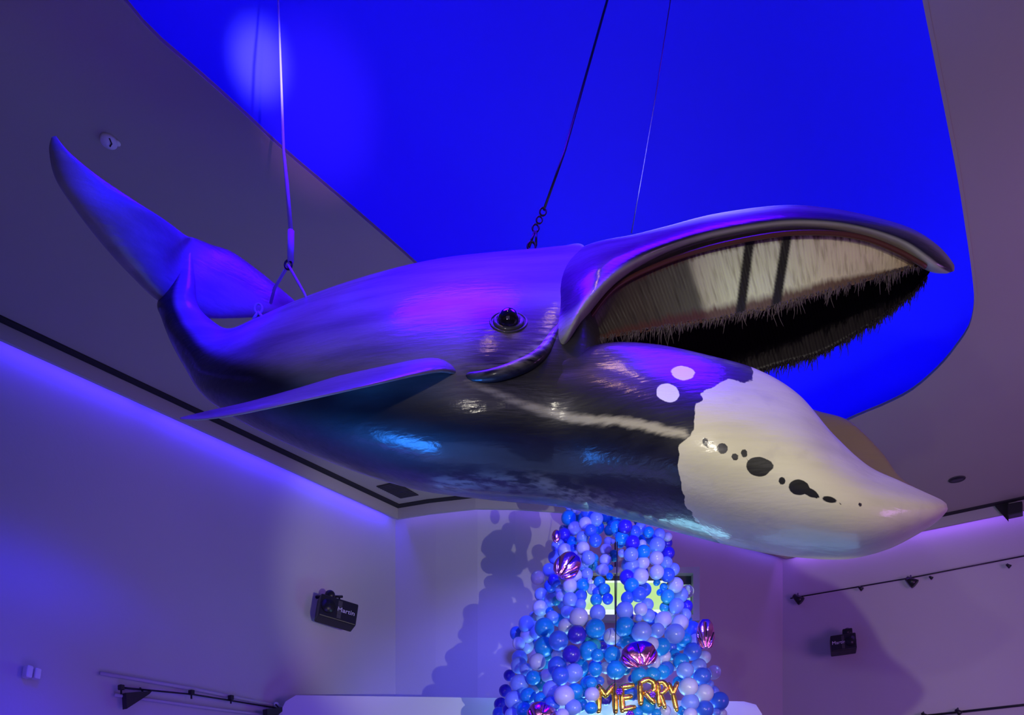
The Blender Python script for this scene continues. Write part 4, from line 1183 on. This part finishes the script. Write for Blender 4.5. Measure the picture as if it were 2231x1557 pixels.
# pink foil shells
def shell(px, py, w, h, rot, d, lab):
    c = P(px, py, d); W_ = w / F * d / 1.75; H_ = h / F * d / 1.75
    R = Matrix.Rotation(rot, 3, 'Y')
    NR, NS = 28, 72; V = []; Fc = []
    def pt(x, z, side):
        # scallop outline with ribs fanning out from the hinge at the bottom
        an = math.atan2(x, z + 1.12); rad = math.hypot(x, z)
        g = abs(math.cos(an * 5.2)) ** 6
        edge = 1 - .05 * g * rad ** 4
        th = math.sqrt(max(0, 1 - rad * rad)) * (1 - .42 * g * min(1, rad * 1.3))
        zz = z if z > -.75 else -.75 + (z + .75) * .4
        return c + R @ Vector((x * edge * W_, -side * th * .42 * W_, zz * edge * H_))
    for side in (1, -1):
        for i in range(NR + 1):
            r_ = math.sin(math.pi / 2 * i / NR)
            for j in range(NS):
                q_ = 2 * math.pi * j / NS; V.append(pt(r_ * math.cos(q_), r_ * math.sin(q_), side))
    for s_ in (0, 1):
        o_ = s_ * (NR + 1) * NS
        for i in range(NR):
            for j in range(NS): Fc.append((o_ + i * NS + j, o_ + i * NS + (j + 1) % NS, o_ + (i + 1) * NS + (j + 1) % NS, o_ + (i + 1) * NS + j))
    e = empty('foil_shell_balloon', c, lab, 'balloon', 'pink foil seashell balloons')
    o = mesh('shell', V, Fc, M['pink'], e, True)
    bm = bmesh.new(); bm.from_mesh(o.data); bmesh.ops.remove_doubles(bm, verts=bm.verts, dist=1e-5); bmesh.ops.recalc_face_normals(bm, faces=bm.faces)
    for f_ in bm.faces: f_.smooth = True
    bm.to_mesh(o.data); bm.free()
    mb = MB()
    for k in range(-2, 3):
        an = k * math.pi / 5.2
        pts = []
        for s_ in (.95, 1.15, 1.35, 1.55, 1.72, 1.86):
            x = math.sin(an) * s_; z = math.cos(an) * s_ - 1.12
            if math.hypot(x, z) < .93: pts.append(pt(x, z, 1) + R @ Vector((0, -.002, 0)))
        if len(pts) > 1: mb.tube(pts, .008, 5)
    mb.build('printed_ribs', M['blackm'], e)
shell(1236, 1233, 50, 60, math.radians(38), 10.95, 'pink foil seashell balloon high on the left arm of the tree')
shell(1392, 1427, 72, 56, math.radians(-10), 10.25, 'pink foil seashell balloon in the middle just above the golden letters')
shell(1537, 1383, 36, 64, math.radians(0), 10.95, 'pink foil seashell balloon seen edge-on at the right side of the tree')
shell(1182, 1556, 60, 50, math.radians(15), 10.4, 'pink foil seashell balloon cut by the bottom edge of the picture')
c = P(1212, 1168, 11.3); o = MB().sphere(c, .085, 18, 12, (.75, .5, 1.1)).build('foil_shell_balloon', M['pink'], None, True)
setp(o, 'rose foil balloon barely peeping out behind the cobalt balloon high on the left', 'balloon', 'pink foil seashell balloons')
# golden letters
def letter(name, strokes, d, lab, r=7.0):
    pts = [q_ for s_ in strokes for q_ in s_]
    cx = sum(q_[0] for q_ in pts) / len(pts); cy = sum(q_[1] for q_ in pts) / len(pts)
    e = MB()
    for s_ in strokes:
        cc = catmull(s_, 5) if len(s_) > 2 else np.array([np.array(s_[0], float) * (1 - t) + np.array(s_[1], float) * t for t in np.linspace(0, 1, 9)])
        k = len(cc)
        rs = [r / F * d * (.55 + .45 * math.sin(math.pi * (i + .6) / (k + .2)) ** .35) * (1 + .05 * math.sin(i * 2.3)) for i in range(k)]
        e.tube([P(q_[0], q_[1], d) for q_ in cc], rs, 12)
        for q_ in (cc[0], cc[-1]): e.sphere(P(q_[0], q_[1], d), r * .78 / F * d, 12, 8)
    o = e.build(name, M['gold'], None, True); return setp(o, lab, 'letter balloon', 'golden foil letters')
letter('letter_balloon', [[(1304, 1549), (1305, 1495)], [(1305, 1495), (1319, 1515)], [(1319, 1515), (1336, 1492)], [(1338, 1491), (1341, 1550)]], 10.35, 'golden foil letter M at the left end of the word')
letter('letter_balloon', [[(1354, 1498), (1356, 1548)], [(1354, 1497), (1378, 1492)], [(1355, 1521), (1374, 1517)], [(1356, 1546), (1381, 1540)]], 10.32, 'golden foil letter E after the M')
letter('letter_balloon', [[(1396, 1532), (1394, 1487)], [(1394, 1487), (1410, 1480), (1424, 1487), (1424, 1503), (1410, 1511)], [(1406, 1508), (1424, 1529)]], 10.30, 'first golden foil letter R in the middle of the word')
letter('letter_balloon', [[(1436, 1536), (1433, 1486)], [(1433, 1486), (1445, 1486), (1452, 1497), (1445, 1507), (1437, 1510)], [(1438, 1510), (1448, 1540)]], 10.32, 'second golden foil letter R beside the Y', 6.0)
letter('letter_balloon', [[(1457, 1490), (1466, 1512)], [(1475, 1488), (1466, 1512)], [(1466, 1510), (1474, 1546)]], 10.35, 'golden foil letter Y at the right end of the word', 6.0)
for px, py, r, lab in ((1349, 1506, 8, 'small purple foil flower between the letters M and E'), (1422, 1512, 7, 'small purple foil flower between the two letters R'), (1373, 1556, 9, 'small purple foil flower below the letter E')):
    mb = MB(); c = P(px, py, 10.15)
    for k in range(6):
        a = k * math.pi / 3; mb.sphere(c + Vector((math.cos(a), 0, math.sin(a))) * r * .6 / F * 10.2, r * .42 / F * 10.2, 12, 8)
    mb.sphere(c - Vector((0, .01, 0)), r * .4 / F * 10.2, 12, 8)
    setp(mb.build('foil_flower', M['purple'], None, True), lab, 'flower')
setp(MB().tube([P(1345, 1180, 11.0), P(1342, 1350, 10.6), P(1339, 1500, 10.3), P(1339, 1560, 10.2)], .006, 6).build('hanging_cord', M['black'], None, True),
     'thin black cord hanging down the middle of the balloon tree', 'cord')
